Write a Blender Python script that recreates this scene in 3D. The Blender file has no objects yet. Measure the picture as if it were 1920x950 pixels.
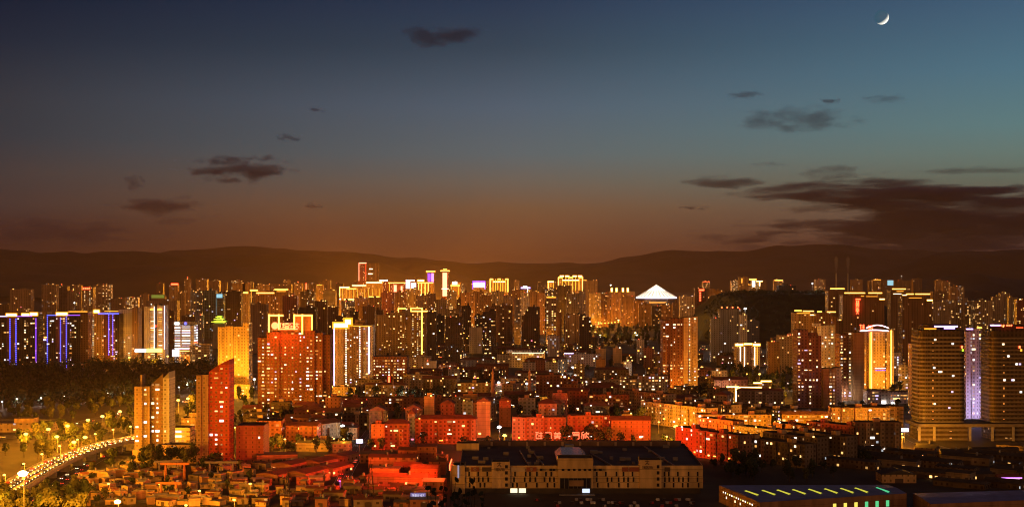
import bpy, bmesh, math, random
from mathutils import Vector, Matrix, noise as mnoise
R = random.Random(11)
sc = bpy.context.scene
COL = sc.collection
# ------------------------------------------------------------------ camera, picture geometry
F, CX, HY, H = 2640.0, 960.0, 518.0, 120.0     # focal length in photo pixels, horizon row, eye height
cam = bpy.data.objects.new('camera', bpy.data.cameras.new('camera'))
COL.objects.link(cam); sc.camera = cam
cam.location = (0, 0, H); cam.rotation_euler = (math.radians(90), 0, 0)
cam.data.sensor_width = 36; cam.data.lens = F / 1920 * 36
cam.data.shift_y = (HY - 475) / 1920
cam.data.clip_start = 1; cam.data.clip_end = 200000
# ------------------------------------------------------------------ world, sun, exposure
sc.render.engine = 'CYCLES'
sc.view_settings.view_transform = 'Standard'; sc.view_settings.look = 'None'
sc.view_settings.exposure = 0.0; sc.view_settings.gamma = 1
sc.cycles.use_denoising = True
sc.cycles.max_bounces = 3; sc.cycles.diffuse_bounces = 2; sc.cycles.glossy_bounces = 1
sc.cycles.volume_bounces = 0; sc.cycles.transparent_max_bounces = 8
sc.cycles.sample_clamp_direct = 12; sc.cycles.sample_clamp_indirect = 2
sc.cycles.use_light_tree = True
sc.cycles.filter_width = 1.05
sc.cycles.caustics_reflective = False; sc.cycles.caustics_refractive = False

def lin(r, g, b):
    f = lambda c: (c/255/12.92) if c <= 10 else ((c/255+.055)/1.055)**2.4
    return (f(r), f(g), f(b), 1)

world = bpy.data.worlds.new('World'); sc.world = world; world.use_nodes = True
wn, wl = world.node_tree.nodes, world.node_tree.links
wn.clear()
def N(nodes, t, **k):
    n = nodes.new(t)
    for a, v in k.items(): setattr(n, a, v)
    return n
def math_node(nodes, links, op, a, b=None, c=None, clamp=False):
    n = nodes.new('ShaderNodeMath'); n.operation = op; n.use_clamp = clamp
    for i, v in enumerate((a, b, c)):
        if v is None: continue
        if isinstance(v, (int, float)): n.inputs[i].default_value = v
        else: links.new(v, n.inputs[i])
    return n.outputs[0]
def ramp(nodes, links, fac, stops, interp='LINEAR'):
    n = nodes.new('ShaderNodeValToRGB'); cr = n.color_ramp; cr.interpolation = interp
    while len(cr.elements) < len(stops): cr.elements.new(0.5)
    for e, (p, c) in zip(cr.elements, stops): e.position = p; e.color = c
    links.new(fac, n.inputs[0]); return n.outputs[0]
def mixc(nodes, links, fac, a, b, mode='MIX'):
    n = nodes.new('ShaderNodeMix'); n.data_type = 'RGBA'; n.blend_type = mode
    for sock, v in ((n.inputs[0], fac), (n.inputs[6], a), (n.inputs[7], b)):
        if isinstance(v, (int, float)): sock.default_value = v
        elif isinstance(v, tuple): sock.default_value = v
        else: links.new(v, sock)
    return n.outputs[2]
tc = N(wn, 'ShaderNodeTexCoord'); sep = N(wn, 'ShaderNodeSeparateXYZ')
wl.new(tc.outputs['Generated'], sep.inputs[0])
X_, Y_, Z_ = sep.outputs
el = math_node(wn, wl, 'MULTIPLY', Z_, 4.4, clamp=True)          # 0 at the horizon, 1 a little above the frame
def rowpos(y): t = (HY - y) / F; return max(0, min(1, t / math.sqrt(1+t*t) * 4.4))
def sky_ramp(rows): return ramp(wn, wl, el, [(rowpos(y), lin(*c)) for y, c in rows])
left = sky_ramp([(518,(54,26,12)),(470,(54,30,26)),(430,(50,34,35)),(390,(58,50,50)),(330,(60,56,57)),(270,(46,54,62)),(200,(46,52,60)),(100,(25,38,54)),(0,(4,24,46)),(-60,(2,18,38))])
mid = sky_ramp([(518,(112,60,28)),(470,(104,64,40)),(430,(104,72,50)),(390,(108,84,62)),(340,(104,98,88)),(290,(92,103,106)),(200,(80,96,111)),(90,(52,70,86)),(0,(38,56,80)),(-60,(26,44,66))])
right = sky_ramp([(518,(66,30,22)),(470,(74,48,44)),(400,(98,84,72)),(345,(98,108,94)),(300,(100,122,114)),(250,(92,126,128)),(150,(78,116,133)),(0,(60,90,118)),(-60,(44,70,96))])
az = math_node(wn, wl, 'ADD', math_node(wn, wl, 'MULTIPLY', X_, 1/0.70), 0.5, clamp=True)
lm = math_node(wn, wl, 'MULTIPLY', az, 2, clamp=True)
mr = math_node(wn, wl, 'SUBTRACT', math_node(wn, wl, 'MULTIPLY', az, 2), 1, clamp=True)
skyc = mixc(wn, wl, mr, mixc(wn, wl, lm, left, mid), right)
# city glow added low behind the viewer, out of view, to light facades
back = math_node(wn, wl, 'MULTIPLY', Y_, -1.6, clamp=True)
low = math_node(wn, wl, 'SUBTRACT', 1.0, math_node(wn, wl, 'MULTIPLY', math_node(wn, wl, 'ABSOLUTE', Z_), 1.7), clamp=True)
GLOW = math_node(wn, wl, 'MULTIPLY', math_node(wn, wl, 'MULTIPLY', back, low), 0.82)
glowc = mixc(wn, wl, 1.0, (1.0, 0.345, 0.018, 1), GLOW, 'MULTIPLY')
zen = math_node(wn, wl, 'SUBTRACT', 1.0, math_node(wn, wl, 'MULTIPLY', math_node(wn, wl, 'MULTIPLY', math_node(wn, wl, 'SUBTRACT', Z_, .24), 2.6, clamp=True), .85))
skyd = mixc(wn, wl, 1.0, skyc, zen, 'MULTIPLY')           # the sky darkens towards the zenith
sky_sum = mixc(wn, wl, 1.0, skyd, glowc, 'ADD')
bg = N(wn, 'ShaderNodeBackground'); bg.inputs['Strength'].default_value = 1.0
wl.new(sky_sum, bg.inputs['Color'])
wo = N(wn, 'ShaderNodeOutputWorld'); wl.new(bg.outputs[0], wo.inputs[0])

sun = bpy.data.objects.new('sun', bpy.data.lights.new('sun', 'SUN')); COL.objects.link(sun)
sun.data.energy = 60.0; sun.data.angle = math.radians(0.5); sun.data.color = (1, .93, .8)
# already below the horizon: only the moon, beyond the edge of the ground, still sees it
sun.rotation_euler = Vector((-.69, -.40, .60)).to_track_quat('-Z', 'Y').to_euler()

HAZE_DENSITY = 2.3e-5
# ------------------------------------------------------------------ pixel helpers
def at(px, py, D): return Vector(((px-CX)/F*D, D, H-(py-HY)/F*D))
def dist(py, z=0.0): return (H-z)*F/(py-HY)
def ground(px, py, z=0.0): return at(px, py, dist(py, z))

# ------------------------------------------------------------------ materials
MATS = {}
def pmat(name, col, rough=.8, noise=.25, scale=.2, metallic=0.0, spec=.3):
    if name in MATS: return MATS[name]
    m = bpy.data.materials.new(name); m.use_nodes = True
    n, l = m.node_tree.nodes, m.node_tree.links
    b = n['Principled BSDF']
    t = N(n, 'ShaderNodeTexCoord'); nz = N(n, 'ShaderNodeTexNoise')
    nz.inputs['Scale'].default_value = scale; nz.inputs['Detail'].default_value = 5
    l.new(t.outputs['Object'], nz.inputs['Vector'])
    c = col if len(col) == 4 else (*col, 1)
    lo = tuple(v*(1-noise) for v in c[:3])+(1,); hi = tuple(min(1, v*(1+noise)) for v in c[:3])+(1,)
    l.new(ramp(n, l, nz.outputs['Fac'], [(.3, lo), (.7, hi)]), b.inputs['Base Color'])
    b.inputs['Roughness'].default_value = rough; b.inputs['Metallic'].default_value = metallic
    b.inputs['Specular IOR Level'].default_value = spec
    MATS[name] = m; return m
def emat(name, col, strength, sampled=True):
    if name in MATS: return MATS[name]
    m = bpy.data.materials.new(name); m.use_nodes = True
    n, l = m.node_tree.nodes, m.node_tree.links
    b = n['Principled BSDF']
    b.inputs['Base Color'].default_value = (.1, .1, .1, 1)
    b.inputs['Emission Color'].default_value = (*col, 1)
    b.inputs['Emission Strength'].default_value = strength
    m.cycles.emission_sampling = 'AUTO' if sampled else 'NONE'
    MATS[name] = m; return m

def facade_group():
    g = bpy.data.node_groups.new('facade', 'ShaderNodeTree')
    I = g.interface
    def inp(nm, t, d):
        s = I.new_socket(nm, in_out='INPUT', socket_type=t); s.default_value = d
    inp('Wall', 'NodeSocketColor', (.4, .3, .2, 1)); inp('Glass', 'NodeSocketColor', (.02, .02, .025, 1))
    for nm, d in (('Bay', 3.3), ('Floor', 3.0), ('W', .5), ('Hh', .5), ('Lit', .1), ('Strength', 2.), ('Seed', 1.), ('Band', 0.), ('Cool', .2)):
        inp(nm, 'NodeSocketFloat', d)
    I.new_socket('Shader', in_out='OUTPUT', socket_type='NodeSocketShader')
    n, l = g.nodes, g.links
    gi = N(n, 'NodeGroupInput'); go = N(n, 'NodeGroupOutput'); i = gi.outputs
    uv = N(n, 'ShaderNodeUVMap'); s = N(n, 'ShaderNodeSeparateXYZ'); l.new(uv.outputs[0], s.inputs[0])
    M = lambda op, a, b=None, c=None, clamp=False: math_node(n, l, op, a, b, c, clamp)
    su = M('DIVIDE', s.outputs[0], i['Bay']); sv = M('DIVIDE', s.outputs[1], i['Floor'])
    cx, cy = M('FLOOR', su), M('FLOOR', sv); fx, fy = M('FRACT', su), M('FRACT', sv)
    
    my = M('LESS_THAN', M('ABSOLUTE', M('SUBTRACT', fy, .52)), M('MULTIPLY', i['Hh'], .5))
    oi = N(n, 'ShaderNodeObjectInfo')
    sd = M('ADD', M('MULTIPLY', oi.outputs['Random'], 137.), i['Seed'])
    cv = N(n, 'ShaderNodeCombineXYZ'); l.new(cx, cv.inputs[0]); l.new(cy, cv.inputs[1]); l.new(sd, cv.inputs[2])
    wn1 = N(n, 'ShaderNodeTexWhiteNoise', noise_dimensions='3D'); l.new(cv.outputs[0], wn1.inputs['Vector'])
    cv2 = N(n, 'ShaderNodeCombineXYZ'); l.new(cx, cv2.inputs[0]); l.new(sd, cv2.inputs[1])
    wn2 = N(n, 'ShaderNodeTexWhiteNoise', noise_dimensions='2D'); l.new(cv2.outputs[0], wn2.inputs['Vector'])
    sp = N(n, 'ShaderNodeSeparateColor'); l.new(wn1.outputs['Color'], sp.inputs[0])
    mx = M('LESS_THAN', M('ABSOLUTE', M('SUBTRACT', fx, .5)), M('MULTIPLY', M('MINIMUM', i['W'], M('MULTIPLY', i['W'], M('ADD', .55, M('MULTIPLY', wn2.outputs['Value'], .8)))), .5))
    mask = M('MULTIPLY', mx, my)
    prob = M('MULTIPLY', i['Lit'], M('ADD', .25, M('MULTIPLY', M('POWER', wn2.outputs['Value'], 2.), 2.2)))
    lit = M('MULTIPLY', mask, M('LESS_THAN', wn1.outputs['Value'], prob))
    warm = ramp(n, l, sp.outputs[0], [(0, (1, .50, .14, 1)), (.3, (1, .66, .30, 1)), (.65, (1, .82, .55, 1)), (.9, (1, .38, .06, 1))], 'CONSTANT')
    cool = ramp(n, l, sp.outputs[2], [(0, (.85, .92, 1, 1)), (.6, (1, .95, .85, 1)), (.9, (.72, .6, 1, 1))], 'CONSTANT')
    ec = mixc(n, l, M('LESS_THAN', sp.outputs[1], i['Cool']), warm, cool)
    es = M('MULTIPLY', M('MULTIPLY', lit, i['Strength']), M('ADD', .25, M('MULTIPLY', M('POWER', sp.outputs[1], 2.), 1.5)))
    tco = N(n, 'ShaderNodeTexCoord'); nz = N(n, 'ShaderNodeTexNoise'); nz.inputs['Scale'].default_value = 1.; nz.inputs['Detail'].default_value = 5
    mp = N(n, 'ShaderNodeMapping'); mp.inputs['Scale'].default_value = (.30, .30, .07); l.new(tco.outputs['Object'], mp.inputs[0]); l.new(mp.outputs[0], nz.inputs['Vector'])
    dirt = M('MULTIPLY', M('ADD', .42, M('MULTIPLY', nz.outputs['Fac'], 1.16)), M('SUBTRACT', 1.08, M('MULTIPLY', wn2.outputs['Value'], .34)))
    bandm = M('SUBTRACT', 1., M('MULTIPLY', M('GREATER_THAN', fy, .42), i['Band']))
    # panel joint under each floor
    joint = M('SUBTRACT', 1., M('MULTIPLY', M('LESS_THAN', fy, .07), .42))
    wc = mixc(n, l, 1., i['Wall'], M('MULTIPLY', M('MULTIPLY', dirt, bandm), joint), 'MULTIPLY')
    bc = mixc(n, l, mask, wc, i['Glass'])
    b = N(n, 'ShaderNodeBsdfPrincipled')
    l.new(bc, b.inputs['Base Color']); l.new(ec, b.inputs['Emission Color']); l.new(es, b.inputs['Emission Strength'])
    l.new(M('SUBTRACT', .85, M('MULTIPLY', mask, .6)), b.inputs['Roughness'])
    b.inputs['Specular IOR Level'].default_value = .3
    l.new(b.outputs[0], go.inputs[0])
    return g
FG = facade_group()
STY = {}
def style(name, wall, bay=3.4, floor=3.0, w=.5, h=.5, lit=.12, st=2.2, band=0., cool=.12, glass=None):
    if wall[2] < .45 and wall[0] > wall[2]*1.2: wall = (wall[0]*1.05, wall[1]*.94, wall[2]*.72)      # warm renders and bricks
    glass = glass or tuple(c*.34+.004 for c in wall)
    m = bpy.data.materials.new('facade_' + name); m.use_nodes = True
    n, l = m.node_tree.nodes, m.node_tree.links; n.clear()
    gnode = n.new('ShaderNodeGroup'); gnode.node_tree = FG
    o = n.new('ShaderNodeOutputMaterial'); l.new(gnode.outputs[0], o.inputs[0])
    for k, v in dict(Wall=(*wall, 1), Glass=(*glass, 1), Bay=bay, Floor=floor, W=w, Hh=h, Lit=lit, Strength=st, Seed=float(len(STY)*7+1), Band=band, Cool=cool).items():
        gnode.inputs[k].default_value = v
    m.cycles.emission_sampling = 'NONE'
    STY[name] = dict(mat=m, bay=bay, floor=floor, w=w, h=h)
    return name
style('beige', (.46, .37, .26), lit=.12); style('beigedim', (.42, .34, .25), lit=.07, st=1.6)
style('brown', (.27, .155, .08), lit=.07); style('browndim', (.21, .13, .075), lit=.05, st=1.4)
style('dark', (.075, .055, .04), lit=.14, bay=3.2); style('darkdim', (.07, .052, .042), lit=.06, st=1.6)
style('grey', (.27, .26, .25), lit=.10, cool=.4); style('teal', (.24, .30, .31), lit=.03, cool=.6, st=1.2, w=.75, h=.7, glass=(.06, .08, .085))
style('red', (.40, .15, .09), lit=.14); style('white', (.62, .56, .48), bay=3.0, lit=.06)
style('ochre', (.54, .38, .18), lit=.10); style('ochrelit', (.55, .38, .15), lit=.45, st=1.6)
style('band', (.42, .36, .28), w=.96, h=.42, lit=.05, bay=5., band=.3); style('goldband', (.5, .4, .25), bay=14, w=.98, h=.42, lit=6.0, st=1.4, cool=.0)
style('whiteband', (.5, .48, .48), bay=16, floor=3.6, w=.99, h=.5, lit=6.0, st=1.6, cool=1.)
style('far', (.42, .29, .18), bay=4.5, floor=4.0, w=.5, h=.45, lit=.07, st=1.8); style('fardim', (.27, .19, .13), bay=4.5, floor=4.0, w=.5, h=.45, lit=.03, st=1.4)
style('farlit', (.45, .32, .18), bay=4.5, floor=4.0, w=.55, h=.5, lit=.30, st=1.8, cool=.08)
style('heroB', (.33, .23, .15), lit=.0, bay=3.0, w=.45, h=.48); style('heroR', (.23, .095, .05), lit=.0, bay=3.1, w=.46, h=.46)
style('heroP', (.62, .46, .28), lit=.0, bay=3.4, w=.30, h=.42); style('heroQ', (.36, .28, .19), lit=.0, bay=3.4, w=.30, h=.42); style('heroRed', (.50, .11, .05), lit=.0, bay=3.1, w=.46, h=.46); style('heroD', (.06, .05, .045), lit=.0, bay=3.0, w=.6, h=.55)  # the red half's wall carries the sign's red light in its colour
style('heroW', (.62, .56, .50), lit=.0, bay=3.0, w=.45, h=.42); style('plain', (.66, .47, .27), lit=0, w=.0, h=.0)
style('plainred', (.45, .16, .10), lit=0, bay=4.2, w=.22, h=.45); style('plainbrown', (.40, .24, .14), lit=0, w=0, h=0)
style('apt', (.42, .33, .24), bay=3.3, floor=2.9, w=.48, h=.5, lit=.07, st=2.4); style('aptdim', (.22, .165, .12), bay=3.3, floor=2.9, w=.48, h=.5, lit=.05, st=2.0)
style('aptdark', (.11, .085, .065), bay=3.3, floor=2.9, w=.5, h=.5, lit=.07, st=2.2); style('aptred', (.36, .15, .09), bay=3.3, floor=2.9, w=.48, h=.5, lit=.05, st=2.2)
style('aptwhite', (.58, .52, .46), bay=3.6, floor=3.1, w=.6, h=.5, lit=.06, st=2.0, cool=.35); style('ribbon', (.5, .42, .34), bay=4, floor=3.3, w=.85, h=.42, lit=.16, cool=.5)
style('shed', (.36, .29, .22), bay=5, floor=4.2, w=.4, h=.3, lit=.05, st=1.6); style('shedred', (.42, .20, .14), bay=5, floor=4.2, w=.4, h=.3, lit=.05)
style('violet', (.55, .48, .56), bay=3.2, lit=.12, cool=.8)

ROOF = pmat('roof_felt', (.075, .065, .06), .9, .35, .12)
ROOFR = pmat('roof_tiles_red', (.22, .085, .05), .85, .3, .3)
ROOFG = pmat('roof_sheet_grey', (.14, .13, .12), .7, .3, .1)
ROOFB = pmat('roof_sheet_blue', (.20, .18, .42), .55, .25, .15)
CONC = pmat('concrete', (.34, .31, .27), .85, .25, .3)
ASPH = pmat('asphalt', (.055, .052, .05), .8, .3, .4)
METAL = pmat('painted_metal', (.22, .21, .2), .5, .15, .5)
CRANE = pmat('crane_paint', (.62, .22, .06), .5, .2, .4)
BARK = pmat('bark', (.07, .05, .035), .9, .3, 2.)
LEAF = pmat('leaf_dark', (.045, .06, .022), .8, .45, .35)
LEAF2 = pmat('leaf_olive', (.09, .09, .03), .8, .45, .35)
LEAF3 = pmat('leaf_deep', (.028, .04, .018), .8, .45, .35)
GOLD = emat('gold_neon', (1, .48, .07), 5.5)
GOLDS = emat('gold_neon_soft', (1, .38, .03), 2.0)
GOLDW = emat('gold_floodlight', (1, .58, .16), 9.0)
WHITE = emat('white_led', (1, .92, .86), 7.0)
LILAC = emat('lilac_led', (.80, .66, 1), 4.2)
BLUE = emat('blue_led', (.07, .09, 1), 3.2)
VIOLET = emat('violet_led', (.30, .06, 1), 1.9)
SCREEN = emat('white_screen', (.95, .86, 1), 2.8)
REDN = emat('red_neon', (1, .07, .02), 9.0)
REDS = emat('red_neon_soft', (1, .06, .015), 3.5)
PINKR = emat('pink_red_neon', (1, .30, .16), 3.6)
CREAMS = emat('cream_sign', (1, .72, .40), 6.5)
GREEN = emat('green_glow', (.45, .75, .03), 1.8)
CYAN = emat('cyan_screen', (.35, .72, .85), 1.0)
SKYL = emat('skylight_yellow', (.85, .8, .06), .75)
SKYG = emat('skylight_green', (.1, .75, .32), .8)
HALO = {'gold_neon': emat('gold_halo', (1, .34, .012), .95), 'gold_neon_soft': emat('gold_halo_soft', (1, .32, .012), .5), 'gold_floodlight': emat('gold_halo_hot', (1, .40, .012), 1.3),
           'red_neon': emat('red_halo', (1, .03, .006), .9), 'lilac_led': emat('lilac_halo', (.40, .16, 1), .8)}
SOD = emat('sodium_lamp', (1, .50, .08), 5., False)
WHL = emat('white_lamp', (1, .95, .9), 6., False)
SODH = emat('sodium_mast_lamp', (1, .62, .18), 30., False)
REDL = emat('beacon_red', (1, .12, .03), 8., False)
WINM = [emat('window_warm', (1, .46, .10), 1.1, False), emat('window_amber', (1, .58, .20), 2.0, False), emat('window_cream', (1, .78, .46), 2.4, False),
        emat('window_white', (1, .92, .82), 2.6, False), emat('window_lilac', (.76, .62, 1), 1.3, False), emat('window_orange', (1, .34, .05), .7, False), emat('window_dim', (1, .52, .18), .35, False)]

# ------------------------------------------------------------------ mesh builder
class MB:
    def __init__(s): s.v, s.f, s.m, s.u = [], [], [], []
    def face(s, pts, mi=0, uv=None):
        k = len(s.v); s.v += [tuple(p) for p in pts]; s.f.append(tuple(range(k, k+len(pts)))); s.m.append(mi)
        s.u += list(uv) if uv else [(0., 0.)]*len(pts)
    def prism(s, poly, z0, z1, mi=0, cap=1, parapet=0., par_w=.4, bottom=False):
        """vertical walls round a counter-clockwise plan, uv in metres; a roof inside a parapet"""
        n = len(poly); u = 0.
        for k in range(n):
            a, b = poly[k], poly[(k+1) % n]; L = math.dist(a, b)
            s.face([(a[0], a[1], z0), (b[0], b[1], z0), (b[0], b[1], z1), (a[0], a[1], z1)], mi, [(u, 0), (u+L, 0), (u+L, z1-z0), (u, z1-z0)])
            u += math.ceil(L/3)*3 + 3*17
        if parapet > 0:
            c = (sum(p[0] for p in poly)/n, sum(p[1] for p in poly)/n)
            inn = []
            for p in poly:
                d = math.dist(p, c) or 1
                f = max(.5, 1-par_w*1.4/d); inn.append((c[0]+(p[0]-c[0])*f, c[1]+(p[1]-c[1])*f))
            for k in range(n):
                a, b, c2, d2 = poly[k], poly[(k+1) % n], inn[(k+1) % n], inn[k]
                s.face([(*a, z1), (*b, z1), (*c2, z1), (*d2, z1)], mi, [(0, 0.01)]*4)
                s.face([(*c2, z1-parapet), (*d2, z1-parapet), (*d2, z1), (*c2, z1)], cap)
            s.face([(*p, z1-parapet) for p in inn], cap)
        else:
            s.face([(*p, z1) for p in poly], cap)
        if bottom: s.face([(*p, z0) for p in reversed(poly)], cap)
    def box(s, x0, x1, y0, y1, z0, z1, mi=0, cap=None, parapet=0., bottom=True):
        s.prism([(x0, y0), (x1, y0), (x1, y1), (x0, y1)], z0, z1, mi, mi if cap is None else cap, parapet, bottom=bottom)
    def bar(s, a, b, w, d=None, mi=0):
        a, b = Vector(a), Vector(b); t = (b-a).normalized(); d = d or w
        up = Vector((0, 0, 1)) if abs(t.z) < .9 else Vector((0, 1, 0))
        p = t.cross(up).normalized()*w/2; q = t.cross(p).normalized()*d/2
        A = [a+p+q, a-p+q, a-p-q, a+p-q]; B = [b+p+q, b-p+q, b-p-q, b+p-q]
        for k in range(4):
            j = (k+1) % 4; s.face([A[k], A[j], B[j], B[k]], mi)
        s.face(A[::-1], mi); s.face(B, mi)
    def tube(s, pts, rad, n=6, mi=0):
        rings = []
        for k, p in enumerate(pts):
            p = Vector(p); t = (Vector(pts[min(k+1, len(pts)-1)])-Vector(pts[max(k-1, 0)])).normalized()
            up = Vector((0, 0, 1)) if abs(t.z) < .9 else Vector((0, 1, 0))
            a = t.cross(up).normalized(); b = t.cross(a); r = rad[k] if isinstance(rad, (list, tuple)) else rad
            rings.append([p+(a*math.cos(2*math.pi*i/n)+b*math.sin(2*math.pi*i/n))*r for i in range(n)])
        for A, B in zip(rings, rings[1:]):
            for i in range(n): s.face([A[i], A[(i+1) % n], B[(i+1) % n], B[i]], mi)
        s.face(rings[-1], mi); s.face(rings[0][::-1], mi)
    def lathe(s, prof, n=16, c=(0, 0), mi=0):
        for (r0, z0), (r1, z1) in zip(prof, prof[1:]):
            for i in range(n):
                a, b = 2*math.pi*i/n, 2*math.pi*(i+1)/n
                q = [(c[0]+r0*math.cos(a), c[1]+r0*math.sin(a), z0), (c[0]+r0*math.cos(b), c[1]+r0*math.sin(b), z0),
                     (c[0]+r1*math.cos(b), c[1]+r1*math.sin(b), z1), (c[0]+r1*math.cos(a), c[1]+r1*math.sin(a), z1)]
                if r1 < 1e-4: q = q[:3]
                elif r0 < 1e-4: q = [q[0], q[2], q[3]]
                s.face(q, mi)
    def gable(s, x0, x1, y0, y1, z0, rise, mi=1, over=.6, along='x', hip=0.):
        x0 -= over; x1 += over; y0 -= over; y1 += over
        if along == 'x':
            ym = (y0+y1)/2; r = [(x0+hip, ym, z0+rise), (x1-hip, ym, z0+rise)]
            a, b, c, d = (x0, y0, z0), (x1, y0, z0), (x1, y1, z0), (x0, y1, z0)
            s.face([a, b, r[1], r[0]], mi); s.face([c, d, r[0], r[1]], mi)
            e = mi if hip else 0
            s.face([d, a, r[0]], e, [(0, .01)]*3); s.face([b, c, r[1]], e, [(0, .01)]*3)
        else:
            xm = (x0+x1)/2; r = [(xm, y0+hip, z0+rise), (xm, y1-hip, z0+rise)]
            a, b, c, d = (x0, y0, z0), (x1, y0, z0), (x1, y1, z0), (x0, y1, z0)
            s.face([b, c, r[1], r[0]], mi); s.face([d, a, r[0], r[1]], mi)
            e = mi if hip else 0
            s.face([a, b, r[0]], e, [(0, .01)]*3); s.face([c, d, r[1]], e, [(0, .01)]*3)
        s.face([d, c, b, a], mi)
    def mesh(s, name, mats):
        me = bpy.data.meshes.new(name); me.from_pydata(s.v, [], s.f)
        for m in mats: me.materials.append(m)
        me.polygons.foreach_set('material_index', s.m)
        ul = me.uv_layers.new(name='UVMap')
        ul.data.foreach_set('uv', [c for p in s.u for c in p]); me.update(); return me
    def build(s, name, mats, parent=None, loc=None, rz=0.):
        return link(name, s.mesh(name, mats if isinstance(mats, (list, tuple)) else [mats]), parent, loc, rz)
def link(name, data, parent=None, loc=None, rz=0.):
    o = bpy.data.objects.new(name, data); COL.objects.link(o)
    if parent is not None: o.parent = parent
    if loc is not None: o.location = loc
    o.rotation_euler = (0, 0, rz); return o
def tag(o, label, cat, group=None):
    o['label'] = label; o['category'] = cat
    if group: o['group'] = group
    return o
def kind(o, k): o['kind'] = k; return o
def thing(name, loc, label, cat, group=None, rz=0.): return tag(link(name, None, None, loc, rz), label, cat, group)
def copy_tree(o, parent=None):
    c = o.copy(); COL.objects.link(c)
    if parent is not None: c.parent = parent
    for ch in list(o.children): copy_tree(ch, c)
    return c

# ------------------------------------------------------------------ the setting: ground, hills, mountains
g = MB(); g.face([(-20000, -3000, 0), (20000, -3000, 0), (20000, 36000, 0), (-20000, 36000, 0)])
kind(g.build('ground', pmat('ground_dust', (.075, .062, .05), .9, .4, .03)), 'structure')
def hill_grid(name, x0, x1, y0, y1, nx, ny, fn, mat):
    v = []; f = []
    for j in range(ny+1):
        for i in range(nx+1):
            x = x0+(x1-x0)*i/nx; y = y0+(y1-y0)*j/ny; v.append((x, y, fn(x, y)))
    for j in range(ny):
        for i in range(nx):
            a = j*(nx+1)+i; f.append((a, a+1, a+nx+2, a+nx+1))
    me = bpy.data.meshes.new(name); me.from_pydata(v, [], f); me.materials.append(mat)
    me.polygons.foreach_set('use_smooth', [True]*len(f)); me.update()
    return kind(link(name, me), 'structure')
def interp(pts, x):
    if x <= pts[0][0]: return pts[0][1]
    for (a, b), (c, d) in zip(pts, pts[1:]):
        if x <= c:
            t = (x-a)/(c-a); t = t*t*(3-2*t); return b+(d-b)*t
    return pts[-1][1]
HILLM = pmat('hill_scrub', (.06, .05, .03), .95, .4, .02)
def own_hill(x, y):
    z = interp([(-260, -2), (-40, 118), (3, 118.3), (20, 114), (60, 98), (200, 52), (430, -2)], y)
    return z*max(0, 1-(abs(x)/190)**3) + mnoise.noise((x*.06, y*.06, 3))*1.2 - .5
hill_grid('hillside', -190, 190, -260, 430, 60, 110, own_hill, HILLM)
def mountain(ridge, D, seed, front=2600, back=2600):
    x0, x1 = (ridge[0][0]-CX)/F*D, (ridge[-1][0]-CX)/F*D
    def fn(x, y):
        px = x/D*F+CX
        hz = H+(HY-interp(ridge, px))/F*D
        t = (y-D)/(front if y < D else back)
        k = max(0, 1-abs(t))
        w = mnoise.fractal((x*.0011, y*.0011, seed), 1.0, 2.1, 5)
        edge = min(1, (x-x0)/900, (x1-x)/900); edge = max(0, edge)
        return max(-5, (hz*(k**.8) + w*55*math.sqrt(max(0, 1-abs(t)*.6))*(.35+.65*min(1, abs(t)*3)) + w*34*min(1, .35+k))*edge - 6)
    hill_grid('mountain', x0, x1, D-front, D+back, 170, 36, fn, pmat('mountain_scrub', (.07, .05, .035), .95, .35, .003))
mountain([(-500, 462), (-60, 463), (0, 464), (60, 468), (112, 464), (200, 472), (330, 475), (400, 477), (480, 479), (540, 476), (600, 480), (660, 487), (730, 496), (800, 502), (900, 512), (980, 520)], 9300, 1.)
mountain([(620, 512), (700, 490), (745, 481), (768, 476), (790, 482), (815, 494), (850, 503), (930, 508), (1000, 512)], 11000, 5., 1600, 1600)
mountain([(150, 490), (300, 468), (420, 464), (560, 465), (660, 466), (760, 478), (900, 494), (1000, 498), (1080, 492), (1180, 480), (1300, 472), (1390, 466), (1450, 456), (1540, 462), (1640, 470), (1700, 474), (1900, 478), (2300, 480)], 13200, 9.)
mountain([(1500, 515), (1600, 500), (1700, 488), (1780, 476), (1840, 469), (1920, 460), (2100, 455), (2400, 452)], 10200, 13., 2000, 2200)
mountain([(1480, 522), (1560, 519), (1640, 517), (1700, 516), (1760, 518), (1860, 513), (1960, 508), (2200, 500)], 6300, 17., 900, 1500)
# the wooded hill that stands in the town
def town_hill(x, y):
    px = x/2750*F+CX
    top = H+(HY-interp([(1290, 640), (1325, 585), (1345, 570), (1366, 553), (1388, 548), (1450, 546), (1545, 547), (1600, 560), (1660, 600), (1700, 640)], px))/F*2750
    t = (y-2750)/(420 if y < 2750 else 500); k = max(0, 1-abs(t))
    return max(-5, top*min(1, k*1.8)**.9 + mnoise.fractal((x*.01, y*.01, 2), 1., 2., 4)*4*k - 3 - (30 if k == 0 else 0))
hill_grid('hill', 300, 800, 2330, 3250, 70, 70, town_hill, pmat('hill_woods', (.035, .04, .018), .95, .5, .05))
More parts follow.
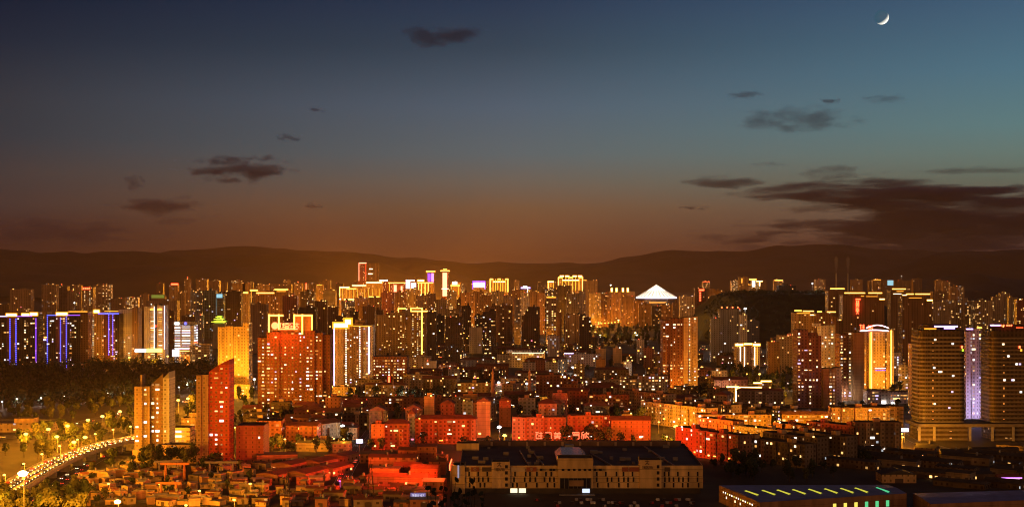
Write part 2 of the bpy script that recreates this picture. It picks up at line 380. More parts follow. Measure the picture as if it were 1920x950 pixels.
# ------------------------------------------------------------------ roads
def road(name, pts, width, z=.02, mat=ASPH, marks=True):
    """flat ribbon along ground points with an edge line and a dashed centre line"""
    P = [Vector((p[0], p[1], 0)) for p in pts]
    m = MB(); mk = MB()
    def side(k):
        t = (P[min(k+1, len(P)-1)]-P[max(k-1, 0)]).normalized(); return Vector((-t.y, t.x, 0))
    for k in range(len(P)-1):
        a, b = side(k)*width/2, side(k+1)*width/2
        m.face([P[k]-a+Vector((0, 0, z)), P[k+1]-b+Vector((0, 0, z)), P[k+1]+b+Vector((0, 0, z)), P[k]+a+Vector((0, 0, z))])
        for off in (-.46, .46, 0):
            q = Vector((0, 0, z+.01)); a2, b2 = side(k)*(width*off-.12), side(k)*(width*off+.12)
            a3, b3 = side(k+1)*(width*off-.12), side(k+1)*(width*off+.12)
            mk.face([P[k]+a2+q, P[k+1]+a3+q, P[k+1]+b3+q, P[k]+b2+q])
    r = kind(m.build(name, mat), 'structure')
    if marks: kind(mk.build('road_marking', pmat('road_paint', (.6, .58, .52), .7, .2)), 'structure')
    return P
def smooth(pts, n=8):
    out = []
    for k in range(len(pts)-1):
        p0, p1, p2, p3 = [Vector(pts[max(0, min(len(pts)-1, k+j))]) for j in (-1, 0, 1, 2)]
        for i in range(n):
            t = i/n; out.append(.5*((2*p1)+(p2-p0)*t+(2*p0-5*p1+4*p2-p3)*t*t+(3*p1-p0-3*p2+p3)*t**3))
    out.append(Vector(pts[-1])); return out
RASPH = pmat('road_asphalt', (.085, .08, .075), .65, .25, .3)
boulevard = road('boulevard', smooth([ground(*p) for p in [(-160, 835), (20, 818), (110, 803), (230, 776), (330, 757), (420, 741), (470, 728), (540, 712), (600, 694)]]), 22, mat=RASPH)
lower_road = road('slip_road', smooth([ground(*p) for p in [(-60, 990), (60, 938), (130, 893), (186, 858), (240, 840), (330, 826)]]), 11, z=.03, mat=RASPH)
loop_road = road('loop_road', smooth([ground(*p) for p in [(100, 962), (165, 941), (222, 937), (290, 940), (330, 952), (345, 972)]]), 9, z=.04, mat=RASPH)
street = road('market_street', smooth([ground(*p) for p in [(640, 905), (652, 880), (664, 860), (672, 838), (690, 815), (700, 800)]]), 9, mat=RASPH)
east_road = road('east_street', smooth([ground(*p) for p in [(1370, 860), (1330, 830), (1266, 800), (1224, 772), (1190, 748)]]), 10, mat=RASPH)
hill_road = road('hill_road', smooth([ground(*p) for p in [(1500, 655), (1458, 640), (1440, 630), (1425, 618), (1432, 606)]]), 18, mat=RASPH)
far_road = road('far_road', smooth([ground(*p) for p in [(1090, 612), (1130, 607), (1180, 603), (1230, 599), (1300, 596)]]), 30, mat=RASPH)
mid_road = road('mid_street', smooth([ground(*p) for p in [(610, 735), (640, 722), (700, 690), (770, 685), (850, 690), (960, 676)]]), 14, mat=RASPH)
right_road = road('plaza_street', smooth([ground(*p) for p in [(1640, 800), (1690, 808), (1730, 830), (1800, 850)]]), 14, mat=RASPH)

# viaduct
VZ = 8.0
deck = smooth([ground(px, py, VZ) for px, py in [(-70, 972), (0, 927), (55, 893), (105, 866), (155, 846), (205, 831), (255, 821), (320, 812), (400, 806)]], 6)
vi = thing('viaduct', (deck[0].x, deck[0].y, 0), 'curved concrete road viaduct busy with headlights, sweeping up from the trees', 'viaduct')
O = Vector((deck[0].x, deck[0].y, 0))
def ribbon(path, o0, o1, z0, z1, m, org):
    for k in range(len(path)-1):
        def sd(i):
            t = path[min(i+1, len(path)-1)]-path[max(i-1, 0)]; t.z = 0; t.normalize(); return Vector((-t.y, t.x, 0))
        A = [path[k]+sd(k)*o0-org, path[k]+sd(k)*o1-org]; B = [path[k+1]+sd(k+1)*o0-org, path[k+1]+sd(k+1)*o1-org]
        for p in A+B: p.z = 0
        Z = lambda p, z: (p.x, p.y, z)
        m.face([Z(A[0], z1), Z(B[0], z1), Z(B[1], z1), Z(A[1], z1)]); m.face([Z(A[0], z0), Z(A[1], z0), Z(B[1], z0), Z(B[0], z0)])
        m.face([Z(A[0], z0), Z(B[0], z0), Z(B[0], z1), Z(A[0], z1)]); m.face([Z(B[1], z0), Z(A[1], z0), Z(A[1], z1), Z(B[1], z1)])
m = MB(); ribbon(deck, -8, 8, VZ-1.4, VZ, m, O); m.build('deck', pmat('deck_asphalt', (.30, .27, .22), .7, .2), vi)
for s in (-1, 1):
    m = MB(); ribbon(deck, s*8-.25, s*8+.25, VZ-1.2, VZ+1.05, m, O); m.build('barrier', CONC, vi)
for k in range(2, len(deck)-1, 3):
    m = MB(); p = deck[k]-O; m.box(p.x-3, p.x+3, p.y-.9, p.y+.9, 0, VZ-1.4); m.build('pier', CONC, vi)

# ------------------------------------------------------------------ buildings
AUTO = []        # (object, photo x, look) of the plain blocks: labelled together at the end
FOOT = []        # footprints taken, for the fill
WMESH = {}
def window_mesh(w, h, mi):
    k = (round(w, 2), round(h, 2), mi)
    if k not in WMESH:
        m = MB(); m.box(-w/2, w/2, -.10, .02, -h/2, h/2); WMESH[k] = m.mesh('lit_window', [WINM[mi]])
    return WMESH[k]
def lit_windows(root, sec_x0, wid, hgt, y0, sty, n, base=0., mix=(3, 3, 3, 2, 1, 2), cols=None):
    mix = tuple(mix)+(4,)
    S = STY[sty]; nb, nf = int(wid/S['bay']), int(hgt/S['floor'])
    cells = []
    wt = [R.random()**1.6+.08 for _ in range(max(1, nb))]
    if cols:
        for i in range(len(wt)): wt[i] *= .25
        for c in cols: wt[min(nb-1, int(c*nb))] = 1.3
    for i in range(nb):
        for j in range(1, nf): cells.append((R.random()**(1/wt[i]), i, j))
    cells.sort(reverse=True)
    for _, i, j in cells[:n]:
        mi = R.choices(range(7), mix)[0]
        link('lit_window', window_mesh(S['bay']*S['w']*R.choice((.6, .8, 1, 1, 1.3, 1.9)), S['floor']*S['h']*R.choice((1, .85, .65)), mi), root, (sec_x0+(i+.5)*S['bay'], y0-.02, base+(j+.52)*S['floor']))
def strip_box(root, x0, x1, y, z0, z1, mat, name, g):
    m = MB(); m.box(x0, x1, y-.45, y-.05, z0, z1); mats = [mat]
    ch = HALO.get(mat.name)
    if ch: m.box(x0-g, x1+g, y-.30, y-.02, z0-g, z1+g, 1); mats.append(ch)     # the tube's halo put in as a wider glowing backing
    return m.build(name, mats, root)
def strip_v(root, x, z0, z1, y, mat, w=.9, name='light_strip'): return strip_box(root, x-w/2, x+w/2, y, z0, z1, mat, name, w*.42)
def strip_h(root, x0, x1, z, y, mat, w=.9, name='light_strip'): return strip_box(root, x0, x1, y, z-w/2, z+w/2, mat, name, w*.42)
def bld(name, label, cat, D, secs, lights=(), group=None, yaw=0., xc=None, px_auto=None):
    """secs: (x0, x1, ytop, style, options) in photo pixels on the plane at D; lights: ('v', x, y0, y1, mat, w) / ('h', y, x0, x1, mat, w)"""
    xs = [s[0] for s in secs]+[s[1] for s in secs]
    xc = xc if xc is not None else (min(xs)+max(xs))/2
    k = D/F; Zp = lambda y: H-(y-HY)*k
    X = (xc-CX)*k
    dep0 = max(12, min(26, (max(xs)-min(xs))*k*.7))
    simple = len(secs) == 1 and not secs[0][4].get('win')
    root = None
    if not simple:
        root = link(name, None, None, (X, D, 0), yaw)
    for s in secs:
        x0, x1, yt, sty, o = s
        a, b = (x0-xc)*k, (x1-xc)*k; y0 = o.get('off', 0); dep = o.get('dep', dep0)
        z1 = Zp(yt); z0 = Zp(o['yb']) if 'yb' in o else 0
        m = MB(); mats = [STY[sty]['mat'], o.get('roof', ROOF), METAL]
        top = z1
        if o.get('slant'):            # (left z px, right z px): sloping roof
            zl, zr = Zp(o['slant'][0]), Zp(o['slant'][1])
            m.prism([(a, y0), (b, y0), (b, y0+dep), (a, y0+dep)], z0, min(zl, zr), 0, 1)
            lo = min(zl, zr)
            hh = max(zl, zr)
            e = a if zl > zr else b; f = b if zl > zr else a
            m.face([(a, y0, lo), (b, y0, lo), (e, y0, hh)], 0, [(0, .01)]*3)
            m.face([(a, y0+dep, lo), (b, y0+dep, lo), (e, y0+dep, hh)][::-1], 0, [(0, .01)]*3)
            q = [(e, y0, lo), (e, y0+dep, lo), (e, y0+dep, hh), (e, y0, hh)]
            m.face(q if zr > zl else q[::-1], 0, [(0, .01)]*4)
            q = [(f, y0, lo), (e, y0, hh), (e, y0+dep, hh), (f, y0+dep, lo)]
            m.face(q if zr > zl else q[::-1], 1)
        elif o.get('gable'):
            m.box(a, b, y0, y0+dep, z0, z1, 0, 1); m.gable(a, b, y0, y0+dep, z1+.01, o['gable'], 1, hip=o.get('hip', 0), along=o.get('along', 'x'))
        else:
            m.box(a, b, y0, y0+dep, z0, z1, 0, 1, parapet=1.1, bottom=False)
            if simple and b-a > 7:        # lift house on the roof
                w = (b-a)*R.uniform(.16, .3); c = a+(b-a)*R.uniform(.3, .7)
                m.box(c-w/2, c+w/2, y0+dep*.3, y0+dep*.7, z1-1.05, z1+R.uniform(2.2, 5), 0, 1)
        if simple:
            root = m.build(name, mats, None, (X, D, 0), yaw)
        else:
            m.build(o.get('part', 'tower_wing'), mats, root)
            if o.get('house'):
                h0, h1, hy = o['house']
                m = MB(); m.box((h0-xc)*k, (h1-xc)*k, y0+dep*.25, y0+dep*.75, z1-1.05, Zp(hy), 0, 1, parapet=.5); m.build('roof_house', [STY[sty]['mat'], ROOF], root)
            if o.get('win'):
                lit_windows(root, a, b-a, z1-z0, y0, sty, o['win'], z0, o.get('mix', (3, 3, 3, 2, 1, 2)), o.get('cols'))
    for q in lights:
        if q[0] == 'v': strip_v(root, (q[1]-xc)*k, Zp(q[3]), Zp(q[2]), q[6] if len(q) > 6 else 0, q[4], q[5])
        else: strip_h(root, (q[2]-xc)*k, (q[3]-xc)*k, Zp(q[1]), q[6] if len(q) > 6 else 0, q[4], q[5])
    if label: tag(root, label, cat, group)
    else:
        root['category'] = cat
        if group: root['group'] = group
    rad = (max(xs)-min(xs))*k/2
    FOOT.append((X, D+dep0/2, max(rad, dep0/2)+3)); return root
def fixture(root, x, y, z, mat, w, h, name):
    k = (name, mat.name, round(w, 1))
    if k not in FIX: m = MB(); m.box(-w/2, w/2, -.35, .02, -h/2, h/2); FIX[k] = m.mesh(name, [mat])
    link(name, FIX[k], root, (x, y-.02, z))
FIX = {}
SHOP = [emat('shop_orange', (1, .40, .05), 4.2, False), emat('shop_amber', (1, .55, .14), 4.6, False), emat('shop_white', (1, .9, .78), 3.0, False), emat('shop_pink', (1, .22, .32), 2.0, False), emat('shop_violet', (.6, .45, 1), 2.0, False), emat('shop_red', (1, .1, .03), 2.6, False)]
def plain(x0, x1, yt, D, sty, look, lights=(), name='tower_block', yaw=0., **o):
    r = bld(name, None, 'tower block', D, [(x0, x1, yt, sty, o)], lights, 'tower blocks of the town', yaw)
    k = D/F; w = (x1-x0)*k; zt = H-(yt-HY)*k
    for _ in range(R.choice((0, 1, 1, 2))): fixture(r, R.uniform(-w*.45, w*.45), 0, zt+.4, R.choices(SHOP, (5, 4, 2, 0, 0, 4))[0], 1.3, 1.2, 'roof_lamp')
    for _ in range(R.choice((0, 0, 1, 2))): fixture(r, R.uniform(-w*.45, w*.45), 0, R.uniform(.1, .9)*zt, R.choices(SHOP, (4, 4, 3, 1, 1, 0))[0], R.choice((1.4, 2.2)), 1.4, 'bright_window')
    AUTO.append((r, (x0+x1)/2, look)); return r

def glyph(strokes, size, mat, parent, loc, name='character', rz=0., thick=.13):
    """one character of a sign: strokes on a 10 x 10 grid"""
    m = MB(); s = size/10
    for st in strokes:
        for a, b in zip(st, st[1:]): m.bar((a[0]*s, 0, a[1]*s), (b[0]*s, 0, b[1]*s), size*thick, size*.12)
    return m.build(name, mat, parent, loc, rz)
GL = {'a': [[(0, 9), (4, 9)], [(2, 10), (2, 0)], [(5, 8), (10, 8)], [(5, 5), (10, 5)], [(7.5, 10), (7.5, 1)], [(5, 1), (10, 1)]],
      'b': [[(0, 9), (10, 9)], [(5, 10), (5, 7)], [(1, 7), (9, 7), (9, 4), (1, 4), (1, 7)], [(1, 2), (9, 2), (9, 0), (1, 0), (1, 2)]],
      'c': [[(4, 10), (0, 5)], [(6, 10), (10, 5)], [(2, 4), (8, 4)], [(5, 4), (2, 0), (8, .5)]],
      'd': [[(2, 10), (0, 6), (4, 6), (2, 0)], [(5, 9), (10, 9), (10, 6)], [(6, 6), (6, 0), (10, 0), (10, 4), (6, 4)]],
      'e': [[(1, 9), (9, 9), (9, 1), (1, 1), (1, 9)], [(1, 5), (9, 5)], [(5, 9), (5, 1)]],
      'f': [[(0, 8), (10, 8)], [(5, 10), (5, 5), (1, 0)], [(5, 5), (9, 0)]]}

# --- hero towers ---------------------------------------------------
D = 1218.
r = bld('sign_tower', 'broad brown apartment tower crowned by a glowing red rooftop sign between gold neon frames', 'tower block', D, [
    (482, 500, 633, 'heroR', dict(off=3, dep=22, win=22, cols=(.5, .9))), (500, 524, 622, 'heroR', dict(dep=24, win=34)), (524, 560, 618, 'heroR', dict(off=2.5, dep=24, win=24, house=(527, 556, 610))),
    (560, 590, 620, 'heroR', dict(dep=24, win=40)), (590, 604, 624, 'heroR', dict(off=2, dep=22, win=16)), (604, 617, 628, 'heroR', dict(off=7, dep=14, win=3))])
k = D/F; L = lambda x: (x-549.5)*k; Zp = lambda y: H-(y-HY)*k
for i, (fx, gap) in enumerate(((504.5, (523, 531)), (552, (567, 585)))):   # neon outlined frames over the roof
    y = -.3
    fr = MB(); fr.box(L(fx), L(gap[0]), 0, 1, Zp(622), Zp(591.5)); fr.box(L(gap[0]), L(gap[1]) if i else L(gap[0])+.6, .4, 1.2, Zp(622), Zp(591.5)); fo = fr.build('rooftop_frame', [STY['plainbrown']['mat']], r) if i else None
    strip_h(r, L(fx)-.5, L(gap[1]), Zp(591), y, GOLD, 1.1, 'neon_tube')
    for x, yb in ((fx, 622 if not i else 618), (gap[0], 618 if not i else 626)): strip_v(r, L(x), Zp(yb), Zp(589), y, GOLD, 1.0, 'neon_tube')
    if i: strip_v(r, L(585), Zp(618), Zp(590), y, GOLD, .9, 'neon_tube')
sg = MB(); c = Vector((L(516.5), 0, Zp(610)))
sg.lathe([(0.01, 0), (2.6, 0), (3.1, .25), (2.6, .5), (.01, .5)], 20)
lo = sg.build('sign_emblem', emat('sign_hot', (1, .15, .05), 5), r, (c.x, -2.6, c.z)); lo.rotation_euler = (math.radians(90), 0, 0)
for i, ch in enumerate('abcf'):
    glyph(GL[ch], 4.3, MATS['sign_hot'], r, (L(525.0+i*9.3), -2.6, Zp(614)), 'sign_character')
strip_h(r, L(524), L(559), Zp(616), -2.4, MATS['sign_hot'], .9, 'sign_bar')
SIGN_TOWER = (r, (L(536), -8, Zp(612)))
m = MB(); m.box(L(508), L(562), -2.1, -1.9, Zp(619), Zp(617.5)); m.bar((L(512), -2, Zp(622)), (L(512), -2, Zp(602)), .3); m.bar((L(558), -2, Zp(622)), (L(558), -2, Zp(602)), .3); m.build('sign_frame', METAL, r)

D = 1494.
r = bld('crowned_tower', 'tower with a blazing gold crown, beaded white window columns and violet edge lights', 'tower block', D, [
    (626, 644, 614, 'heroP', dict(dep=24, win=4)), (644, 662, 609, 'heroB', dict(off=1.5, dep=24, win=16)), (662, 680, 606, 'heroB', dict(dep=24, win=24, house=(664, 684, 600))),
    (680, 699, 609, 'heroW', dict(off=1.5, dep=22, win=20))],
    [('h', 609.5, 626, 652, GOLDW, 4.2), ('h', 603, 647, 658, GOLDW, 5.0), ('v', 626.5, 615, 730, LILAC, .7), ('v', 691.5, 612, 700, LILAC, 1.0, 1.5), ('h', 611, 662, 696, GOLDS, .6), ('h', 729.5, 624, 654, GOLDW, 2.6, -3)])
k = D/F
for x in (648.5, 674.5):       # bead columns of stair windows
    for j in range(26):
        link('stair_window', window_mesh(1.25, 1.15, R.choice((2, 3, 3))), r, ((x-662.5)*k, (1.5 if x < 662 else 0)-.02, 6+j*2.42))
podium = bld('podium_block', 'low brown block of evenly spaced lit windows beside the gold crowned tower', 'apartment block', 1480., [
    (699, 763, 668, 'heroR', dict(dep=26, win=70, roof=ROOFG, part='wall_block'))], [])
strip_v(podium, (729.5-731)*1480/F, 8, 15, -.5, REDN, 1.6, 'sign_panel')

D = 1395.
r = bld('yellow_tower', 'yellow lit stepped tower with dense small windows rising from a bright podium', 'tower block', D, [
    (408, 422, 613, 'ochre', dict(dep=20, off=1, roof=CONC)), (422, 437, 611, 'ochre', dict(dep=20, roof=CONC)), (437, 455, 612, 'ochre', dict(off=2, dep=20, roof=CONC)), (455, 466, 605, 'ochre', dict(off=1, dep=20, roof=CONC)),
    (429, 470, 719, 'ochrelit', dict(off=-6, dep=6, part='podium'))])
D = 913.
r = bld('slant_tower', 'pale slab tower with a steep slanted roof, nearest the curving viaduct', 'tower block', D, [
    (252, 267, 724, 'heroQ', dict(dep=17, win=4, mix=(1, 2, 2, 4, 2, 0), house=(260, 263, 703))), (267, 280, 724, 'heroQ', dict(off=.8, dep=17, win=7, mix=(1, 2, 2, 4, 2, 0))),
    (280, 304, 712, 'heroB', dict(off=3, dep=14, win=22, slant=(722, 700), mix=(1, 3, 3, 4, 1, 0))), (304, 316, 706, 'heroW', dict(off=2, dep=16, win=1, slant=(709, 697))),
    (250, 286, 842, 'plain', dict(off=-2.2, dep=2.2, part='podium'))])
D = 892.
r = bld('red_tower', 'twin of the pale slab tower, its slanted half washed deep red', 'tower block', D, [
    (368, 377, 703, 'heroQ', dict(dep=16, win=3, mix=(2, 3, 3, 2, 0, 0))), (377, 390, 702, 'heroQ', dict(off=.8, dep=16)), (390, 410, 690, 'heroRed', dict(off=2.5, dep=14, win=9, slant=(697, 683))), (410, 429, 680, 'heroRed', dict(off=1.2, dep=16, win=12, slant=(683, 674), mix=(3, 3, 2, 2, 0, 1)))])
D = 1447.
r = bld('brown_tower', 'solitary brown tower with a paler lit half, standing apart above low roofs', 'tower block', D, [
    (1243, 1256, 600, 'heroR', dict(off=2, dep=24, win=20)), (1256, 1270, 596, 'heroR', dict(dep=24, win=14)), (1270, 1282, 597, 'heroR', dict(off=2, dep=24, win=12)),
    (1282, 1290, 595, 'plain', dict(off=0, dep=24)), (1290, 1300, 594, 'heroP', dict(off=1, dep=22, win=26)), (1300, 1308, 593, 'heroP', dict(dep=24, win=12)),
    (1282, 1307, 603, 'plain', dict(off=-.6, dep=.6, yb=606, part='cornice'))])
D = 1508.
r = bld('gold_lined_tower', 'amber tower with two tall gold light lines and a pink neon curved crown', 'tower block', D, [
    (1620, 1629, 624, 'heroB', dict(off=2, dep=20, win=4)), (1629, 1637, 622, 'plain', dict(dep=22)), (1637, 1660, 621, 'ochre', dict(off=1, dep=22)), (1660, 1668, 622, 'ochre', dict(off=3, dep=20)), (1668, 1676, 619, 'ochre', dict(dep=22))],
    [('v', 1630.5, 624, 730, GOLDS, .6), ('v', 1633.5, 622, 730, GOLD, 1.1), ('v', 1671, 619, 725, GOLD, 1.1), ('h', 694, 1641, 1661, VIOLET, .5, .9), ('h', 690, 1641, 1661, LILAC, .4, .9)])
k = D/F
arc = [((1612+(1665-1612)*t/12-1648)*k, -1.5-4*math.sin(math.pi*t/12), H-(620-HY)*k+1.2*math.sin(math.pi*t/12)) for t in range(13)]
m = MB(); m.tube(arc, .55); m.build('neon_crown', emat('pink_led', (1, .62, .72), 6), r)
arc = [((1626+(1668-1626)*t/12-1648)*k, 4, H-(615-HY)*k+3.2*math.sin(math.pi*t/12)) for t in range(13)]
m = MB(); m.tube(arc, .5); m.build('neon_crown', MATS['pink_led'], r)
m = MB(); m.box((1612-1648)*k, (1668-1648)*k, 1, 14, H-(622-HY)*k, H-(619-HY)*k); m.build('crown_slab', CONC, r)
for i, (px, py) in enumerate(((1613.5, 615.5), (1628.5, 617))): glyph(GL['ad'[i]], 5.0, REDN, r, ((px-3.5-1648)*k, -5, H-(py+1-HY)*k), 'sign_character')

# dark banded twins
def rounded(x0, x1, y0, y1, rr, n=5):
    P = []
    for cx, cy, a0 in ((x1-rr, y0+rr, -90), (x1-rr, y1-rr, 0), (x0+rr, y1-rr, 90), (x0+rr, y0+rr, 180)):
        for i in range(n+1):
            a = math.radians(a0+90*i/n); P.append((cx+rr*math.cos(a), cy+rr*math.sin(a)))
    return P
def banded(px0, px1, ytop, D, label, crown, signcol):
    k = D/F; w = (px1-px0)*k; X = ((px0+px1)/2-CX)*k; zt = H-(ytop-HY)*k
    r = thing('banded_tower', (X, D, 0), label, 'tower block', 'dark banded towers')
    m = MB(); m.prism(rounded(-w/2, w/2, 0, 26, 5), 12.5, zt, 0, 1, 1.2); m.build('glass_core', [STY['heroD']['mat'], ROOF], r)
    fl = (zt-16)/22
    for j in range(22):
        z = 13+j*fl; m = MB(); P = rounded(-w/2-.55, w/2+.55, -.55, 26.55, 5.5); m.prism(P, z, z+fl*.40, 0, 0, bottom=True); m.build('spandrel_band', pmat('spandrel', (.15, .125, .10), .7, .2, .3), r)
    for i in range(9):
        z = R.randint(3, 20)
        link('lit_window', window_mesh(1.6, 1.3, R.choice((2, 3, 3, 4))), r, (R.uniform(-w/2+9, w/2-9), -.12, 13+z*fl+fl*.7))
    m = MB(); m.prism(rounded(-w/2+4, w/2-4, 4, 22, 6), zt-1.2, zt+4, 0, 1, .6); m.build('roof_house', [STY['darkdim']['mat'], ROOF], r)
    for a, b, z, mt in crown: strip_h(r, (a-(px0+px1)/2)*k, (b-(px0+px1)/2)*k, H-(z-HY)*k, 0, mt, .7)
    for j in range(11):
        link('edge_window', window_mesh(1.1, 1.5, 5), r, (-w/2+9.2+.2, -.1, 16+j*fl*1.9))
    return r, k
rb, k = banded(1725, 1811, 619, 1032., 'dark tower with pale floor bands, the one beside the gold lit narrow block', [(1733, 1755, 616, GOLDS), (1752, 1795, 611.5, LILAC), (1770, 1790, 615, LILAC)], None)
for dx, dy, c in ((1803, 650, REDN), (1804.5, 656, GREEN)): link('beacon_lamp', (lambda m: (m.box(-.6, .6, -.4, 0, -.9, .9), m.mesh('beacon_lamp', [c]))[1])(MB()), rb, ((dx-1768)*k, -.7, H-(dy-HY)*k))
rb2, k = banded(1858, 1952, 620, 1032., 'dark tower with pale floor bands under red roof lights, at the frame edge', [(1857, 1875, 609.5, LILAC), (1905, 1918, 614, REDS)], None)
for px in (1879, 1884, 1890, 1894, 1898): 
    m = MB(); m.lathe([(0.01, -.8), (.8, 0), (.01, .8)], 8); m.build('roof_lamp', REDN, rb2, ((px-1905)*k, 2, H-(610-HY)*k))
for dx, dy, c in ((1911, 650, REDN), (1914, 656, GOLDS)): link('beacon_lamp', (lambda m: (m.box(-.6, .6, -.4, 0, -.9, .9), m.mesh('beacon_lamp', [c]))[1])(MB()), rb2, ((dx-1905)*k, -.7, H-(dy-HY)*k))
# joint podium of the two
D = 1028.; k = D/F
r = thing('podium_block', ((1822-CX)*k, D, 0), 'wide horizontal podium hall with open dark bays under both banded towers', 'podium')
xx = lambda p: (p-1822)*k
m = MB(); m.box(xx(1722), xx(1960), 0, 34, 10.2, 12.4, 0, 0); m.build('podium_slab', pmat('podium_stone', (.2, .165, .13), .7), r)
for a, b in ((1727, 1815), (1866, 1960)):
    m = MB(); m.box(xx(a), xx(b), 1.2, 30, 0, 10.15, 0, 1); m.build('hall_body', [STY['darkdim']['mat'], ROOF], r)
    for j in range(3):
        m = MB(); m.box(xx(a)-.3, xx(b)+.3, .7, 1.15, .5+j*3.3, 2.0+j*3.3); m.build('spandrel_band', MATS['spandrel'], r)
for p in (1724, 1752, 1819, 1861, 1900):
    m = MB(); m.box(xx(p)-.9, xx(p)+.9, -.1, .6, 0, 10.15); m.build('column', CONC, r)
D = 1190.
r = bld('violet_tower', 'slim violet lit tower with pale balconies between the dark banded towers', 'tower block', D, [
    (1812, 1822, 621, 'violet', dict(off=1, dep=18)), (1822, 1835, 616, 'violet', dict(dep=18, win=12, roof=CONC)), (1835, 1845, 620, 'violet', dict(off=1.5, dep=16))], [('h', 616.5, 1812, 1824, LILAC, .8), ('h', 614, 1832, 1840, GOLD, .8)])
# right-hand residential group
r = bld('stepped_tower', 'tall brown tower with scattered lit windows, a low wing stepping down one side', 'tower block', 1285., [
    (1496, 1516, 618, 'heroR', dict(off=2, dep=22, win=26)), (1516, 1540, 629, 'heroR', dict(dep=24, win=18, house=(1520, 1536, 624))),
    (1543, 1553, 690, 'plainbrown', dict(off=-2, dep=18, part='low_wing')), (1553, 1567, 691, 'heroB', dict(off=-3, dep=18, win=22, part='low_wing')), (1567, 1577, 689, 'heroW', dict(off=-2.5, dep=18, part='low_wing'))])
r = bld('balcony_tower', 'pale balconied tower with roof house just behind the stepped brown tower', 'tower block', 1420., [
    (1540, 1552, 610, 'heroW', dict(off=1, dep=18, win=10, house=(1528, 1542, 606))), (1552, 1566, 609, 'heroW', dict(dep=18, win=26))])
r = bld('blank_tower', 'brown tower with one lit window column and blank side, beside the gold lined tower', 'tower block', 1360., [
    (1576, 1592, 626, 'heroR', dict(off=2, dep=22, win=26)), (1592, 1600, 622, 'heroB', dict(off=3, dep=20, win=14)), (1600, 1621, 623, 'plainbrown', dict(dep=22))])
r = bld('narrow_block', 'narrow bright gold block with white roof lamps beside the dark banded tower', 'tower block', 1220., [
    (1712, 1723, 645, 'ochrelit', dict(dep=16))], [('h', 644, 1711, 1717, WHITE, .8), ('h', 641.5, 1716, 1721, LILAC, .7)])
plain(1460, 1496, 628, 1750., 'beige', 'pale apartment tower with many warm windows')
# gold-lined slabs under the right hill
def goldslab(x0, x1, yt, D, label, strips, sty='browndim', extra=()):
    w = (x1-x0)
    secs = [(x0, x0+w*.22, yt+2, sty, dict(dep=20)), (x0+w*.22, x0+w*.8, yt, sty, dict(off=1.5, dep=20)), (x0+w*.8, x1, yt+8, sty, dict(off=-.5, dep=20))]
    if w < 36: secs = [(x0, x0+w*.5, yt, sty, dict(dep=20)), (x0+w*.5, x1, yt+1, sty, dict(off=2, dep=20))]
    return bld('gold_edged_slab', label, 'tower block', D, secs, strips+list(extra), 'gold edged slab towers')
goldslab(1553, 1583, 544, 2050., 'tall brown slab with a single gold roof line, behind the red vertical sign', [('h', 541, 1557, 1583, GOLD, 1.2)])
rs = goldslab(1580, 1658, 551, 1900., 'wide brown slab with long gold roof line and red vertical sign', [('h', 549, 1584, 1622, GOLD, 1.2, 1), ('h', 549, 1629, 1654, GOLD, 1.2, 1), ('h', 560.5, 1649, 1658, GOLDW, 1.2, -.6), ('h', 555, 1614, 1620, GOLDS, .6), ('h', 555.5, 1624, 1646, GOLDS, .6)])
k = 1900/F
for i in range(5): glyph(GL['aecbf'[i]], 4.2, REDN, rs, ((1604.5-1619)*k, -1.0, H-(568.5+i*4.9-HY)*k), 'sign_character', thick=.2)
strip_h(rs, (1604-1619)*k, (1613-1619)*k, H-(560.5-HY)*k, -1, REDN, 1.2, 'sign_bar')
goldslab(1670, 1699, 545, 2050., 'narrow brown slab with gold roof line and lit top floor windows', [('h', 541.5, 1673, 1698, GOLD, 1.2), ('h', 546, 1681, 1694, GOLDS, .7), ('h', 550.5, 1675, 1690, CREAMS, .5)])
goldslab(1692, 1748, 553, 1900., 'wide brown slab with gold roof line and bright lower shoulder', [('h', 551, 1700, 1713, GOLD, 1.2, 1), ('h', 551, 1717, 1744, GOLD, 1.2, 1), ('h', 562.5, 1738, 1748, GOLDW, 1.4, -.6), ('h', 553, 1692, 1700, GOLDW, .8), ('h', 558, 1704, 1728, GOLDS, .6)])
goldslab(1489, 1528, 584, 1800., 'smaller gold edged slab standing in front of the wooded hill', [('h', 582, 1490, 1503, GOLD, 1.0, 1), ('h', 583, 1506, 1526, GOLD, 1.0, 1), ('h', 590, 1519, 1526, GOLDW, .9, -.6), ('h', 587, 1494, 1518, GOLDS, .7)], 'ochre')
goldslab(1530, 1568, 585, 1790., 'smaller gold edged slab tucked below the tall one with the single roof line', [('h', 584, 1533, 1541, GOLD, 1.0, 1), ('h', 584.5, 1551, 1567, GOLD, 1.0, 1)], 'brown')

